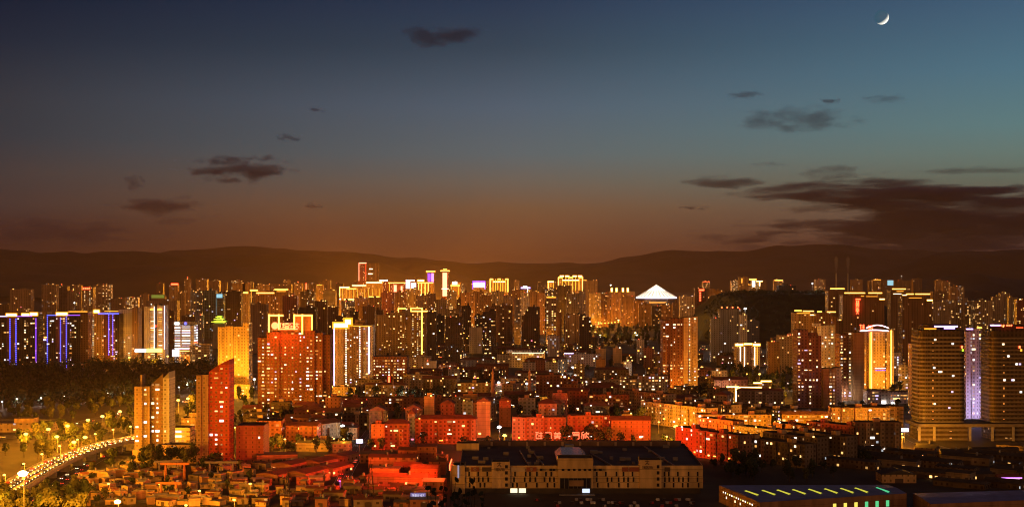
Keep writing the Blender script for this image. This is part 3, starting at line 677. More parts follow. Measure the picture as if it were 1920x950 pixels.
# --- blue and violet lit flats at the left -------------------------
D = 1850.; k = D/F
def dots(root, px, y0, y1, xc, k, y, mat, n):
    m = MB(); m.box(-.55, .55, -.5, 0, -.75, .75); me = m.mesh('led_dot', [mat])
    for j in range(n): link('led_dot', me, root, ((px-xc)*k, y-.05, H-(y0+(y1-y0)*j/(n-1)-HY)*k))
r = bld('blue_lit_flats', 'dark flats with blue dot columns and several gold roof lamps, at frame edge', 'apartment block', D, [
    (-14, 12, 592, 'heroD', dict(dep=20, win=26)), (12, 32, 590, 'heroR', dict(off=1.5, dep=20, win=12)), (32, 56, 592, 'heroD', dict(dep=20, win=22)), (56, 71, 590, 'heroD', dict(off=1, dep=20, win=12))],
    [('h', 590, 12, 31, GOLDW, 2.8), ('h', 589.5, 41, 55, GOLDW, 2.6), ('h', 588.5, 57, 70, GOLDW, 3.0), ('h', 592.5, -14, 14, LILAC, .9), ('h', 592.5, 30, 60, VIOLET, .9), ('v', 67.5, 596, 690, VIOLET, .8)])
dots(r, 18, 598, 690, 28.5, k, 1.5, BLUE, 26); dots(r, 30, 598, 694, 28.5, k, 0, BLUE, 26)
r = bld('blue_lit_flats', 'dark flats with blue dot columns under one long gold roof lamp', 'apartment block', D, [
    (88, 104, 589, 'heroD', dict(dep=20, win=10)), (104, 126, 587, 'heroR', dict(off=1, dep=20, win=14)), (126, 150, 589, 'heroD', dict(dep=20, win=26)), (150, 164, 585, 'browndim', dict(off=2, dep=20))],
    [('h', 588, 106, 126, GOLDW, 3.0), ('h', 590.5, 88, 107, BLUE, 1.0), ('h', 590.5, 126, 150, VIOLET, 1.0), ('h', 584, 128, 163, GOLDS, 1.0, 2)])
dots(r, 89, 594, 688, 126, k, 0, BLUE, 26); dots(r, 113.5, 596, 684, 126, k, 0, BLUE, 24); dots(r, 124.5, 594, 688, 126, k, 0, BLUE, 26)
r = bld('blue_lit_flats', 'orange faced tower with blue roof line and twin blue dot columns', 'apartment block', 1880., [
    (176, 194, 584, 'ochre', dict(dep=20)), (194, 216, 588, 'heroR', dict(off=1, dep=20, win=16)), (216, 224, 588, 'heroD', dict(dep=20, win=5))],
    [('h', 583.5, 176, 186, GOLDW, 3.2), ('h', 587.5, 184, 223, BLUE, 1.4), ('h', 583, 196, 222, GOLDS, .7)])
dots(r, 203.5, 590, 664, 200, 1880/F, 1, BLUE, 20); dots(r, 211, 590, 664, 200, 1880/F, 1, BLUE, 20)
bld('orange_slab', 'orange slab wedged between the blue lit flats, its foot glowing pink', 'apartment block', 1900., [(70, 89, 584, 'ochre', dict(dep=18, win=2)), (71, 88, 636, 'violet', dict(off=-1, dep=1, part='lit_front'))], [('h', 636.5, 72, 87, LILAC, 1.2, -1), ('h', 632, 72, 78, GOLD, 1., -1), ('h', 632, 83, 88, GOLD, 1., -1)])
bld('striped_block', 'narrow white striped block with a red sign near its foot', 'apartment block', 1950., [(170, 177, 594, 'goldband', dict(dep=12))], [('h', 645, 164, 170, REDS, 8.)])
bld('balcony_block', 'pale block of stacked balconies beside the gold striped tower', 'apartment block', 1900., [(223, 247, 580, 'heroW', dict(dep=20, win=12)), (247, 258, 576, 'heroB', dict(off=2, dep=20, win=6))])
D = 1930.
r = bld('gold_striped_tower', 'tall office tower with gold lit floor stripes either side of a white light spine', 'office tower', D, [
    (270, 281, 575, 'heroW', dict(dep=20)), (281, 289, 571, 'goldband', dict(off=1, dep=18, slant=(574, 569))), (289, 294, 570, 'heroD', dict(off=3, dep=16)), (294, 304, 571, 'goldband', dict(off=1, dep=18, slant=(569, 574))), (304, 309, 572, 'heroW', dict(dep=20))],
    [('v', 289.5, 575, 653, WHITE, .6), ('v', 308.5, 573, 654, LILAC, .6), ('h', 580, 281, 288, GOLD, .8), ('h', 580, 295, 304, GOLD, .8), ('v', 291.5, 609, 613, REDS, 1.2, 2)])
D = 1960.; k = D/F
r = bld('white_striped_office', 'white striped office block with small emblems on its crown', 'office block', D, [
    (327, 338, 604, 'whiteband', dict(off=1.5, dep=20)), (338, 365, 610, 'whiteband', dict(dep=20)), (324, 366, 602, 'grey', dict(off=-.5, dep=22, yb=609, part='crown_wall'))],
    [('h', 606, 328, 336, WHITE, 3.4, -.5), ('h', 653, 336, 358, LILAC, .8)])
m = MB(); m.lathe([(.01, 0), (1.9, 0), (1.9, .4), (.01, .4)], 14); e = m.build('sign_emblem', BLUE, r, ((349-346)*k, -.9, H-(606-HY)*k)); e.rotation_euler = (math.radians(90), 0, 0)
for n_, (x0, x1, y0, y1, mt, lb) in enumerate(((253, 274, 653.5, 660, SCREEN, 'white glowing billboard over the wood beside a yellow one'), (275, 304, 653, 660, emat('lime_sign', (.9, 1, .12), 3.5), 'yellow green glowing billboard beneath the gold striped tower'), (323, 336, 655, 668, SCREEN, 'square white billboard under the white striped office'))):
    D = 1885.; k = D/F; r = thing('billboard', (((x0+x1)/2-CX)*k, D, 0), lb, 'billboard'); w = (x1-x0)*k
    m = MB(); m.box(-w/2, w/2, -.3, 0, H-(y1-HY)*k, H-(y0-HY)*k); m.build('lit_panel', mt, r)
    for s in (-.35, .35): m = MB(); m.bar((w*s, .4, 0), (w*s, .4, H-(y0-HY)*k), .7); m.build('post', METAL, r)
bld('orange_block', 'small orange lit block next to the square white billboard', 'low block', 1900., [(336, 356, 657, 'ochrelit', dict(dep=14, win=1))], [('h', 657.5, 337, 355, GOLD, .8)])
bld('stepped_offices', 'pale stepped offices behind the dark wood with red roof letters', 'low block', 1930., [(355, 392, 648, 'ribbon', dict(dep=18, win=3)), (370, 392, 644, 'ribbon', dict(off=8, dep=12))], [('h', 642.5, 364, 371, REDN, 1.0)])
# green lit pagoda
D = 2350.; k = D/F
r = thing('pagoda', ((410-CX)*k, D, 0), 'green floodlit tiered pagoda on a dark rise among the towers', 'pagoda')
m = MB()
zb = H-(606-HY)*k
m.box(-10, 10, 0, 14, 0, zb-.05); m.build('base_terrace', pmat('terrace_stone', (.3, .27, .2), .9), r)
for j, (w, z) in enumerate(((9, 0), (6, 4.2), (3.6, 8))):
    m = MB(); m.box(-w+1.5, w-1.5, 2, 12, zb+z, zb+z+2.6); m.build('storey', emat('green_wall_glow', (.5, .7, .05), .5), r)  # green floodlight put into the walls as emission
    m = MB()
    for s in (-1, 1): m.face([(-w*1.35, 7+s*8.5, zb+z+2.9), (w*1.35, 7+s*8.5, zb+z+2.9), (w*.5, 7+s*1.5, zb+z+4.6), (-w*.5, 7+s*1.5, zb+z+4.6)][::s])
    for s in (-1, 1): m.face([(s*w*1.35, 7-8.5, zb+z+2.9), (s*w*1.35, 7+8.5, zb+z+2.9), (s*w*.5, 8.5, zb+z+4.6), (s*w*.5, 5.5, zb+z+4.6)][::s])
    m.build('eaves_roof', GREEN, r)  # roof glows by itself in place of floodlight
    strip_h(r, -w*1.35, w*1.35, zb+z+2.8, -1.4, emat('green_gold', (.85, .8, .05), 3.), .6)

# --- mid-distance single buildings ---------------------------------
r = bld('checkered_tower', 'wide amber tower thick with lit windows, capped by gold lights', 'tower block', 2060., [
    (706, 732, 590, 'ochre', dict(dep=22)), (732, 760, 586, 'ochre', dict(off=1.5, dep=22)), (760, 771, 592, 'ochre', dict(off=4, dep=20))], [])
r = bld('gold_cornered_tower', 'tower with one tall gold corner line and an open gold roof frame', 'tower block', 2040., [
    (772, 788, 582, 'ochrelit', dict(dep=20)), (788, 799, 582, 'heroB', dict(off=1, dep=20, win=10))],
    [('v', 791, 583, 664, GOLD, 1.4), ('h', 583, 770, 802, GOLD, 1.5), ('h', 577.5, 770, 792, GOLD, 1.2), ('v', 770.5, 577, 582, GOLD, 1.0), ('v', 791.5, 577, 583, GOLD, 1.0), ('h', 578, 746, 761, GOLD, 1.2), ('v', 747, 578, 585, GOLD, 1.0), ('h', 669, 777, 792, PINKR, 1.6)])
plain(801, 818, 584, 2010., 'darkdim', 'dark unlit tower')
plain(836, 868, 594, 1950., 'dark', 'broad dark tower with warm windows')
bld('white_slab', 'pinkish white slab with regular dark windows beside the black tower', 'tower block', 2190., [(880, 904, 613, 'heroW', dict(dep=16, win=2))])
bld('black_tower', 'nearly black tower with a few bright windows beside the pinkish white slab', 'tower block', 2120., [(905, 917, 585, 'heroD', dict(dep=20, win=14)), (917, 930, 582, 'heroD', dict(off=1.5, dep=20, win=12, house=(919, 927, 579)))])
bld('lilac_slab', 'small lilac lit slab with striped balconies above the violet lit low roof', 'tower block', 2110., [(1027, 1044, 628, 'violet', dict(dep=16, win=3)), (1044, 1049, 630, 'violet', dict(off=1, dep=14))])
bld('gold_columned_block', 'block with four gold vertical light lines and gold glowing eaves', 'apartment block', 1820., [(1380, 1395, 648, 'ochre', dict(dep=18)), (1395, 1410, 646, 'brown', dict(off=1.5, dep=18)), (1410, 1425, 648, 'ochre', dict(dep=18))],
    [('v', 1388, 650, 676, WHITE, .5), ('v', 1396, 650, 688, CREAMS, .9), ('v', 1415, 650, 685, CREAMS, .9), ('v', 1419.5, 650, 685, GOLDS, .9), ('h', 646, 1379, 1393, GOLDW, 2.2), ('h', 644.5, 1395, 1410, GOLDW, 1.6), ('h', 646, 1412, 1425, GOLDW, 2.2)])
D = 1345.; k = D/F
r = bld('gold_outlined_hall', 'low hall outlined in gold neon along its eaves and columns, beside dark trees', 'hall', D, [
    (1365, 1378, 725, 'ochre', dict(dep=18, off=-1)), (1378, 1432, 727, 'ochre', dict(dep=18)), (1428, 1448, 718, 'ochre', dict(dep=16, off=3))],
    [('h', 724.5, 1362, 1384, GOLDW, .9, -1.2), ('h', 726, 1384, 1428, GOLDW, 1.1), ('v', 1379.5, 727, 752, GOLDW, 1.2, -1.0), ('v', 1383.5, 727, 752, GOLDW, .8, -.2), ('h', 717.5, 1413, 1428, GOLDW, 1.), ('h', 714.5, 1428, 1447, GOLDW, 1., 3)] + [('v', x, 727, 740, GOLD, .8) for x in (1394, 1403, 1412, 1421)])

# cone-roofed pavilion
D = 3500.; k = D/F
r = thing('cone_pavilion', ((1234.5-CX)*k, D+50, 0), 'glowing white cone roofed pavilion with a spire, far across the town', 'pavilion')
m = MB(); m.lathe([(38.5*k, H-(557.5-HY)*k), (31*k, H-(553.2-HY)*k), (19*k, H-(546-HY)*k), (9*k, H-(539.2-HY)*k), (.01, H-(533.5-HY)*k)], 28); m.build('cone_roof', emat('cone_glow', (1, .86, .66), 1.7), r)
m = MB()
for i in range(28):
    a = 2*math.pi*(i+.5)/28; m.bar((38.5*k*math.cos(a), 38.5*k*math.sin(a), H-(557-HY)*k), (19*k*math.cos(a), 19*k*math.sin(a), H-(545.6-HY)*k), 1.0, 1.0)
m.build('roof_rib', pmat('rib_steel', (.55, .5, .45), .6), r)
m = MB(); m.lathe([(38.5*k, H-(559.5-HY)*k), (39*k, H-(558-HY)*k), (37.4*k, H-(557-HY)*k)], 28); m.build('eaves_light', emat('eaves_led', (.80, .74, 1), 3.2), r)
m = MB(); m.lathe([(22*k, 0), (22*k, H-(559-HY)*k)], 28); m.build('drum_wall', pmat('drum_dark', (.05, .04, .035), .7), r)
m = MB(); m.tube([(0, 0, H-(534.5-HY)*k), (0, 0, H-(530.5-HY)*k)], [.9, .2]); m.build('spire', METAL, r)
strip_h(r, -16*k, 16*k, H-(567-HY)*k, -27*k, GOLDS, 1.6)
strip_h(r, -25*k, -18*k, H-(558.5-HY)*k, -39*k, BLUE, 1.6)
# ------------------------------------------------------------------ the far skyline
def neon_castle(x0, x1, yt, D, label):
    w = x1-x0
    lights = [('h', yt, x0+w*f, x0+w*(f+.16), GOLD, 2.6) for f in (0, .42, .84)] + [('h', yt+5, x0+w*.16, x0+w*.84, GOLDW, 2.4)]
    lights += [('v', x0+w*f, yt, yt+24, GOLD if f in (0, .98) else GOLDS, 2.0) for f in (0, .16, .3, .42, .58, .7, .84, .98)]
    return bld('neon_castle_block', label, 'tower block', D, [(x0, x0+w*.2, yt, 'ochre', dict(dep=30)), (x0+w*.2, x0+w*.4, yt+5, 'ochre', dict(off=3, dep=30)), (x0+w*.4, x0+w*.6, yt-1, 'ochre', dict(dep=30)),
        (x0+w*.6, x0+w*.8, yt+5, 'ochre', dict(off=3, dep=30)), (x0+w*.8, x1, yt, 'ochre', dict(dep=30))], lights)
neon_castle(919, 953, 523, 4000., 'gold neon castle shaped block just past the violet screen')
c2 = neon_castle(1047, 1093, 520, 3900., 'largest gold neon castle shaped block, with reddish gold roof lamps')
for x in (1052, 1062, 1076, 1086): strip_h(c2, (x-2-1070)*3900/F, (x+5-1070)*3900/F, H-(517.5-HY)*3900/F, -1, GOLDW, 3)
D = 4300.
bld('twin_office_tower', 'tallest dark office tower on the skyline, slim reddish half and wide grey half', 'office tower', D, [
    (672, 687, 493, 'red', dict(dep=30)), (687, 709, 493, 'fardim', dict(off=6, dep=30))], [('h', 493, 673, 687, PINKR, 3.2), ('v', 673, 493, 526, PINKR, 1.6), ('v', 686, 494, 526, REDS, .8), ('h', 504, 692, 698, CREAMS, 2.2, 5), ('h', 513, 690, 698, CREAMS, 2, 5)])
bld('gold_rimmed_hall', 'long stepped block outlined with gold lamps at its roof and columns', 'tower block', 3900., [
    (636, 660, 539, 'ochre', dict(dep=30)), (660, 686, 535, 'ochre', dict(off=4, dep=30)), (686, 716, 530, 'ochre', dict(off=8, dep=30))],
    [('h', 538.5, 637, 655, GOLDW, 2.6), ('h', 535, 660, 686, GOLDW, 2.2, 3), ('h', 529.5, 686, 716, GOLDW, 2.6, 7), ('h', 541, 650, 668, GOLD, 1.8), ('v', 637, 539, 556, GOLD, 2.0)] + [('v', x, 541, 560, GOLDS, 1.0) for x in range(642, 716, 7)] + [('h', 561, 645, 667, GOLDW, 1.6), ('h', 556, 690, 712, GOLD, 1.8, 6)])
bld('pinkish_office', 'reddish glowing office slab under a thin gold roof line', 'office tower', 4000., [(713, 728, 526, 'red', dict(dep=24)), (728, 760, 530, 'red', dict(off=4, dep=24))], [('h', 525.5, 712, 727, WHITE, 2.8), ('h', 530, 728, 762, GOLD, 1.8), ('v', 741, 534, 552, PINKR, 8), ('v', 753, 536, 552, PINKR, 5), ('v', 730, 531, 545, GOLDS, 1.6)])
bld('screen_tower', 'tower whose white screen glows under a pink roof lamp', 'office tower', 3950., [(760, 782, 526, 'far', dict(dep=24))], [('h', 525.5, 761, 777, emat('pink_screen', (1, .55, .9), 5), 4), ('h', 534, 761, 769, SCREEN, 20), ('h', 535, 771, 780, SCREEN, 14), ('h', 543, 762, 781, GOLDS, 1.5)])
bld('gold_pillared_tower', 'tower with gold lit pillars beside the white screen tower', 'office tower', 3950., [(783, 812, 528, 'ochre', dict(dep=24))], [('h', 526, 783, 795, GOLDW, 4), ('h', 530, 783, 812, GOLD, 1.8)] + [('v', x, 531, 556, GOLD, 1.6) for x in (785, 790, 797, 803)])
bld('violet_screen_tower', 'slim tower with gold cap above a violet screen', 'office tower', 4100., [(800, 814, 510, 'ochre', dict(dep=24)), (799, 816, 508, 'ochre', dict(off=-1, dep=26, yb=512, part='crown'))], [('h', 508.5, 799, 816, GOLD, 2.4, -1), ('v', 804.5, 512, 530, VIOLET, 8), ('v', 811, 512, 530, emat('magenta_led', (.8, .25, .9), 2.2), 7)])
bld('red_lit_tower', 'slim orange red glowing tower with gold antenna crown', 'office tower', 4050., [(828, 841, 508, 'red', dict(dep=24)), (826, 843, 507, 'red', dict(off=-1, dep=26, yb=511, part='crown'))], [('h', 507.5, 826, 843, GOLD, 2.4, -1), ('v', 834, 511, 555, PINKR, 13), ('h', 504.5, 831, 838, GOLD, 1.6), ('h', 541, 828, 841, CREAMS, 1.4, -1)])
bld('gold_screen_tower', 'gold block with a small white screen on top', 'office tower', 4000., [(845, 864, 529, 'ochre', dict(dep=24))], [('h', 530.5, 848, 857, WHITE, 8), ('h', 535, 845, 862, GOLD, 2.4), ('v', 846, 536, 552, GOLDS, 1.6), ('v', 860, 536, 552, GOLDS, 1.6)])
bld('violet_rimmed_tower', 'block with a broad white screen rimmed in violet light', 'office tower', 4000., [(886, 911, 528, 'far', dict(dep=24))], [('h', 527.5, 886, 910, VIOLET, 4), ('h', 534, 888, 909, SCREEN, 14), ('v', 886.5, 528, 542, VIOLET, 2), ('v', 909.5, 528, 542, VIOLET, 2)])
bld('gold_capped_tower', 'slim tower with a squared gold cap beside the largest castle block', 'tower block', 3900., [(1026, 1039, 528, 'ochre', dict(dep=20))], [('h', 528, 1027, 1038, GOLDW, 2.6), ('v', 1028, 530, 545, GOLD, 2), ('v', 1033, 531, 540, GOLDS, 1.4), ('v', 1038, 530, 540, GOLDS, 1.4)])
bld('white_crown_block', 'low dim block with a small white and violet lit crown', 'tower block', 3500., [(975, 997, 543, 'far', dict(dep=20))], [('h', 539.5, 977, 994, LILAC, 2.6), ('h', 537.5, 981, 988, WHITE, 4), ('v', 989, 537, 552, WHITE, 1.2)])
bld('lantern_block', 'wide block with four flame shaped gold roof lanterns', 'tower block', 3600., [(1144, 1190, 546, 'brown', dict(dep=24))], [('v', x, 540, 546.5, GOLDW, 3.6) for x in (1147, 1156, 1168, 1177)])
bld('red_lettered_tower', 'dark tower with bright red vertical letters near the wooded hill', 'tower block', 3000., [(1303, 1328, 540, 'browndim', dict(dep=22))], [('h', 543.5, 1311, 1320, REDN, 2.6)] + [('h', y, 1311.5, 1314, REDN, 2.6) for y in (549, 553.5, 558, 562.5)])
bld('red_lettered_tower', 'distant pale tower topped with small red letters above the teal blocks', 'tower block', 3900., [(317, 333, 534, 'far', dict(dep=20))], [('h', 532.5, 321, 334, REDN, 3.6)])
bld('red_lettered_tower', 'distant tower with red roof letters over its lit windows', 'tower block', 3700., [(154, 175, 538, 'farlit', dict(dep=20))], [('h', 540.5, x, x+2.6, REDN, 4) for x in (155, 158.6, 162.2, 165.8)])
bld('gold_gate', 'white and gold lit gate tower on top of the wooded hill', 'gate', 3100., [(1409, 1418, 524, 'ochrelit', dict(dep=10)), (1420, 1426, 527, 'ochrelit', dict(off=2, dep=10))], [('h', 523.5, 1405, 1418, GOLD, 2.2), ('v', 1413, 526, 537, WHITE, 6), ('h', 527, 1418, 1430, GOLDW, 1.6, 1), ('v', 1424.5, 528, 536, CREAMS, 2, 1)])
bld('teal_screen_tower', 'dark tower with a pale cyan screen at its top', 'tower block', 2600., [(404, 419, 550, 'teal', dict(dep=18))], [('h', 554.5, 406, 417, CYAN, 7), ('v', 405.5, 560, 590, emat('dim_cyan', (.3, .55, .6), .35), .8)])
bld('cyan_screen_block', 'far dark block with a pale blue lit roof screen on the hillside', 'tower block', 5000., [(1655, 1676, 524, 'fardim', dict(dep=20))], [('h', 530, 1664, 1675, CYAN, 18)])
bld('lantern_tower', 'slim far tower with a single red vertical light', 'tower block', 3900., [(568, 578, 532, 'fardim', dict(dep=16))], [('v', 574, 531, 542, REDN, 2.4)])
bld('orange_strip_tower', 'far slab with a single orange vertical lamp beside the hilltop gate', 'tower block', 4300., [(1386, 1403, 519, 'fardim', dict(dep=16))], [('v', 1391, 522, 530, GOLDS, 3)])
bld('green_roofed_block', 'far block with greenish floodlit stepped roof', 'tower block', 3500., [(284, 309, 553, 'fardim', dict(dep=16)), (296, 304, 549, 'fardim', dict(off=2, dep=10))], [('h', 555.5, 284, 308, emat('dull_green_glow', (.35, .42, .05), .5), 8)])  # floodlight on the roof put in as a glowing band

PL = [  # x0, x1, ytop, distance, style, look, gold roof?
 (-4,18,570,3800,'fardim','low dim tower block'), (19,58,542,3700,'far','pale tower block with pointed roof houses'), (78,105,533,3900,'far','tall tower with warm windows'),
 (105,126,536,3950,'fardim','dim tower with red beacon'), (126,140,545,3700,'fardim','dim shorter tower'), (136,152,534,3900,'far','pale tower with warm windows'),
 (175,192,534,3900,'far','pale plain tower'), (192,208,533,3850,'farlit','tower with a lit end wall'), (208,232,559,3800,'fardim','low dim block'), (232,259,557,3800,'farlit','low block of yellow lit windows'),
 (262,277,551,3600,'far','dim tower with yellow windows'), (274,332,563,3000,'fardim','wide dim slab'), (293,306,531,4600,'fardim','faint hazy tower'), (334,346,547,3900,'fardim','dim tower'),
 (345,357,523,4300,'far','slim tall tower with red beacons'), (357,366,546,3000,'grey','slim grey slab'), (367,388,523,4400,'far','tall tower with lit top floors'), (388,411,526,4500,'far','tall hazy tower'),
 (366,379,548,2700,'grey','grey slab with a pale edge'), (380,404,544,2700,'teal','wide dull teal slab'), (419,452,546,2650,'darkdim','broad dark slab'), (436,460,531,4200,'far','pinkish hazy tower'),
 (310,326,583,2500,'browndim','low dark block'), (340,366,592,2400,'browndim','low brown block'), (366,380,590,2300,'grey','narrow grey block'), (455,470,531,4200,'far','hazy tower'), (258,270,583,2450,'browndim','low dark block'),
 (482,503,533,4200,'far','hazy tower'), (503,546,532,4300,'fardim','wide hazy slab'), (551,566,531,4250,'far','hazy tower with red beacons'), (580,592,538,4000,'fardim','dim slim tower'),
 (593,606,533,3950,'ochre','tower with an orange lit face'), (606,629,544,3500,'band','grey block with floor bands'), (563,589,546,3450,'dark','dark block with lit roof letters'),
 (480,516,548,2900,'brown','wide brown slab'), (530,557,554,2500,'red','red brown slab'), (590,613,564,2400,'browndim','dim brown slab'), (558,592,576,2300,'darkdim','dark slab'), (470,500,570,2200,'browndim','dim slab behind the red sign'), (613,634,575,2500,'browndim','dim slab'),
 (640,664,564,2700,'dark','dark slab with warm windows'), (664,690,558,2800,'brown','brown slab with warm windows'), (690,714,557,2900,'browndim','dim brown slab'), (714,739,548,3000,'red','red tinted tower'),
 (738,762,547,3200,'brown','brown tower'), (762,786,542,3300,'beige','pale tower'), (780,800,553,2800,'browndim','dim tower'), (798,817,550,3000,'brown','brown tower'), (815,837,561,2500,'ochre','olive lit tower'),
 (838,856,546,3100,'beige','pale tower'), (856,864,560,2600,'browndim','slim dim tower'), (862,890,548,2900,'brown','wide brown tower'), (888,908,546,3000,'browndim','dim tower'), (907,921,552,2700,'brown','brown tower'),
 (920,946,546,3100,'beigedim','pale tower'), (934,961,572,2400,'browndim','low brown slab'), (945,962,553,2800,'browndim','dim tower'), (960,975,543,3000,'brown','brown tower'), (964,976,560,2500,'beigedim','pale tower'),
 (975,993,548,2800,'beigedim','pale tower'), (992,1006,546,2900,'browndim','dim tower'), (1005,1026,548,2900,'brown','brown tower with warm windows'), (1022,1046,541,2900,'dark','dark tower with yellow windows'),
 (1024,1044,556,2500,'farlit','tower of yellow windows'), (1046,1070,535,3300,'darkdim','dark tower against the gold castle'), (1062,1086,550,2600,'beige','pale tower full of warm windows'), (1086,1098,545,3000,'browndim','dim tower'),
 (1093,1116,526,4200,'fardim','dim hazy tower'), (1105,1127,549,3300,'beige','tower with many warm windows'), (1127,1145,549,3350,'brown','brown tower with warm windows'), (1165,1189,555,3400,'browndim','brown slab'),
 (1188,1207,563,3350,'brown','brown slab'), (1060,1087,589,2150,'ochre','low olive lit slab'), (978,1001,592,2150,'darkdim','low dark slab with violet tint'), (990,1012,575,2350,'darkdim','dark slab'), (1087,1108,594,2120,'darkdim','low dark slab'),
 (1275,1303,555,2900,'beige','pale block with warm windows'), (1327,1341,541,3400,'browndim','dim tower'), (1340,1356,545,3500,'browndim','dim hazy tower'), (1350,1390,579,2050,'grey','wide grey block with red roof beacons'),
 (1388,1401,590,2000,'white','small pale block'), (1333,1351,596,1980,'grey','small grey block'), (1460,1493,535,2900,'darkdim','dark tower with one lit stair column'), (1493,1546,549,3000,'darkdim','wide dark slab on the hill'),
 (1630,1652,526,5200,'fardim','faint hazy block'), (1680,1709,526,5000,'fardim','hazy block below the white floodlight'), (1755,1768,525,4600,'far','slim hazy tower'), (1768,1782,527,4500,'far','slim hazy tower'),
 (1782,1798,536,4400,'far','hazy tower with lit foot'), (1798,1808,537,4400,'beigedim','slim pale tower'), (1749,1775,546,4000,'fardim','hazy slab'), (1747,1786,565,2500,'beige','wide tower of scattered yellow windows'),
 (1785,1829,563,2550,'beige','widest tower of scattered yellow windows'), (1828,1863,563,2500,'beige','wide tower with warm windows'), (1862,1880,556,2700,'beigedim','pale tower'), (1876,1893,549,2800,'beigedim','pale taller tower'),
 (1892,1908,557,2750,'beigedim','pale tower'), (1907,1930,561,2600,'red','red tinted tower'), (1656,1690,660,1700,'violet','low pinkish slab with small windows'), (1690,1713,684,1500,'ribbon','low pale office with ribbon windows'),
 (1567,1578,600,1900,'browndim','slim brown tower'), (1440,1462,640,1700,'browndim','low brown tower'), (1398,1424,601,2300,'darkdim','dark block under the hill')]
PL += [(1198,1222,569,3300,'browndim','wide low block'), (1222,1240,573,3250,'darkdim','low dark block'), (1240,1266,570,3300,'brown','wide low brown block'), (1262,1280,566,3200,'browndim','dim block')]
GOLDTOP = {(480,516):GOLD, (515,540):GOLD, (1024,1044):GOLDS, (593,606):GOLDS}
for a, b, yt, D, sty, look in PL:
    li = [('h', yt+1, a+1, b-2, GOLDTOP[(a, b)], 2.0)] if (a, b) in GOLDTOP else []
    r = plain(a, b, yt, float(D), sty, look, li)
    if 'beacon' in look:
        m = MB(); m.lathe([(.01, -1.2), (1.2, 0), (.01, 1.2)], 8); me = m.mesh('beacon_lamp', [REDL])
        for f in ((.5,) if b-a < 30 else (.1, .35, .6, .85)): link('beacon_lamp', me, r, ((f-.5)*(b-a)*D/F, 2, H-(yt-3-HY)*D/F))
r = plain(515, 541, 543, 2900., 'brown', 'brown slab edged with gold roof lights', [('h', 542.5, 515, 540, GOLD, 2.0), ('h', 546, 519, 536, GOLDS, 1.2)])
r = plain(453, 466, 549, 2900., 'ochre', 'gold lit slab', [('h', 548.5, 453, 465, GOLD, 2.4), ('v', 454, 550, 566, GOLDS, 1.)])
r = plain(466, 484, 544, 3000., 'ochre', 'gold lit taller slab', [('h', 544, 469, 483, GOLD, 2.4), ('v', 471, 546, 566, GOLDS, 1.)])
# hazy blocks behind, between the named ones
px = 400
while px < 1750:
    w = R.uniform(9, 22)
    if R.random() < .62 and not (1195 < px < 1275):
        D = R.uniform(4700, 6000); yt = R.uniform(524, 534) if px < 1420 else R.uniform(522, 530)
        plain(px, px+w, yt, D, R.choice(('fardim', 'far', 'fardim', 'farlit')), R.choice(('faint hazy block', 'faint distant slab', 'hazy block with tiny lights')), [('h', yt+1, px+1, px+w-1, R.choice((GOLDS, REDS, GOLD)), 2.2)] if R.random() < .16 else [])
    px += w+R.uniform(2, 14)
# second line of mid-distance slabs
px = 630
while px < 1240:
    w = R.uniform(14, 26); D = R.uniform(2300, 2650); yt = R.uniform(568, 592)
    if not any(math.hypot(f[0]-((px+w/2-CX)*D/F), f[1]-D-8) < f[2]+w*D/F/2 for f in FOOT) and not 1100 < px < 1240:
        plain(px, px+w, yt, D, R.choice(('browndim', 'brown', 'dark', 'beigedim', 'darkdim')), R.choice(('mid height brown slab', 'mid height dim slab', 'stubby slab with few lights')))
    px += w+R.uniform(0, 8)

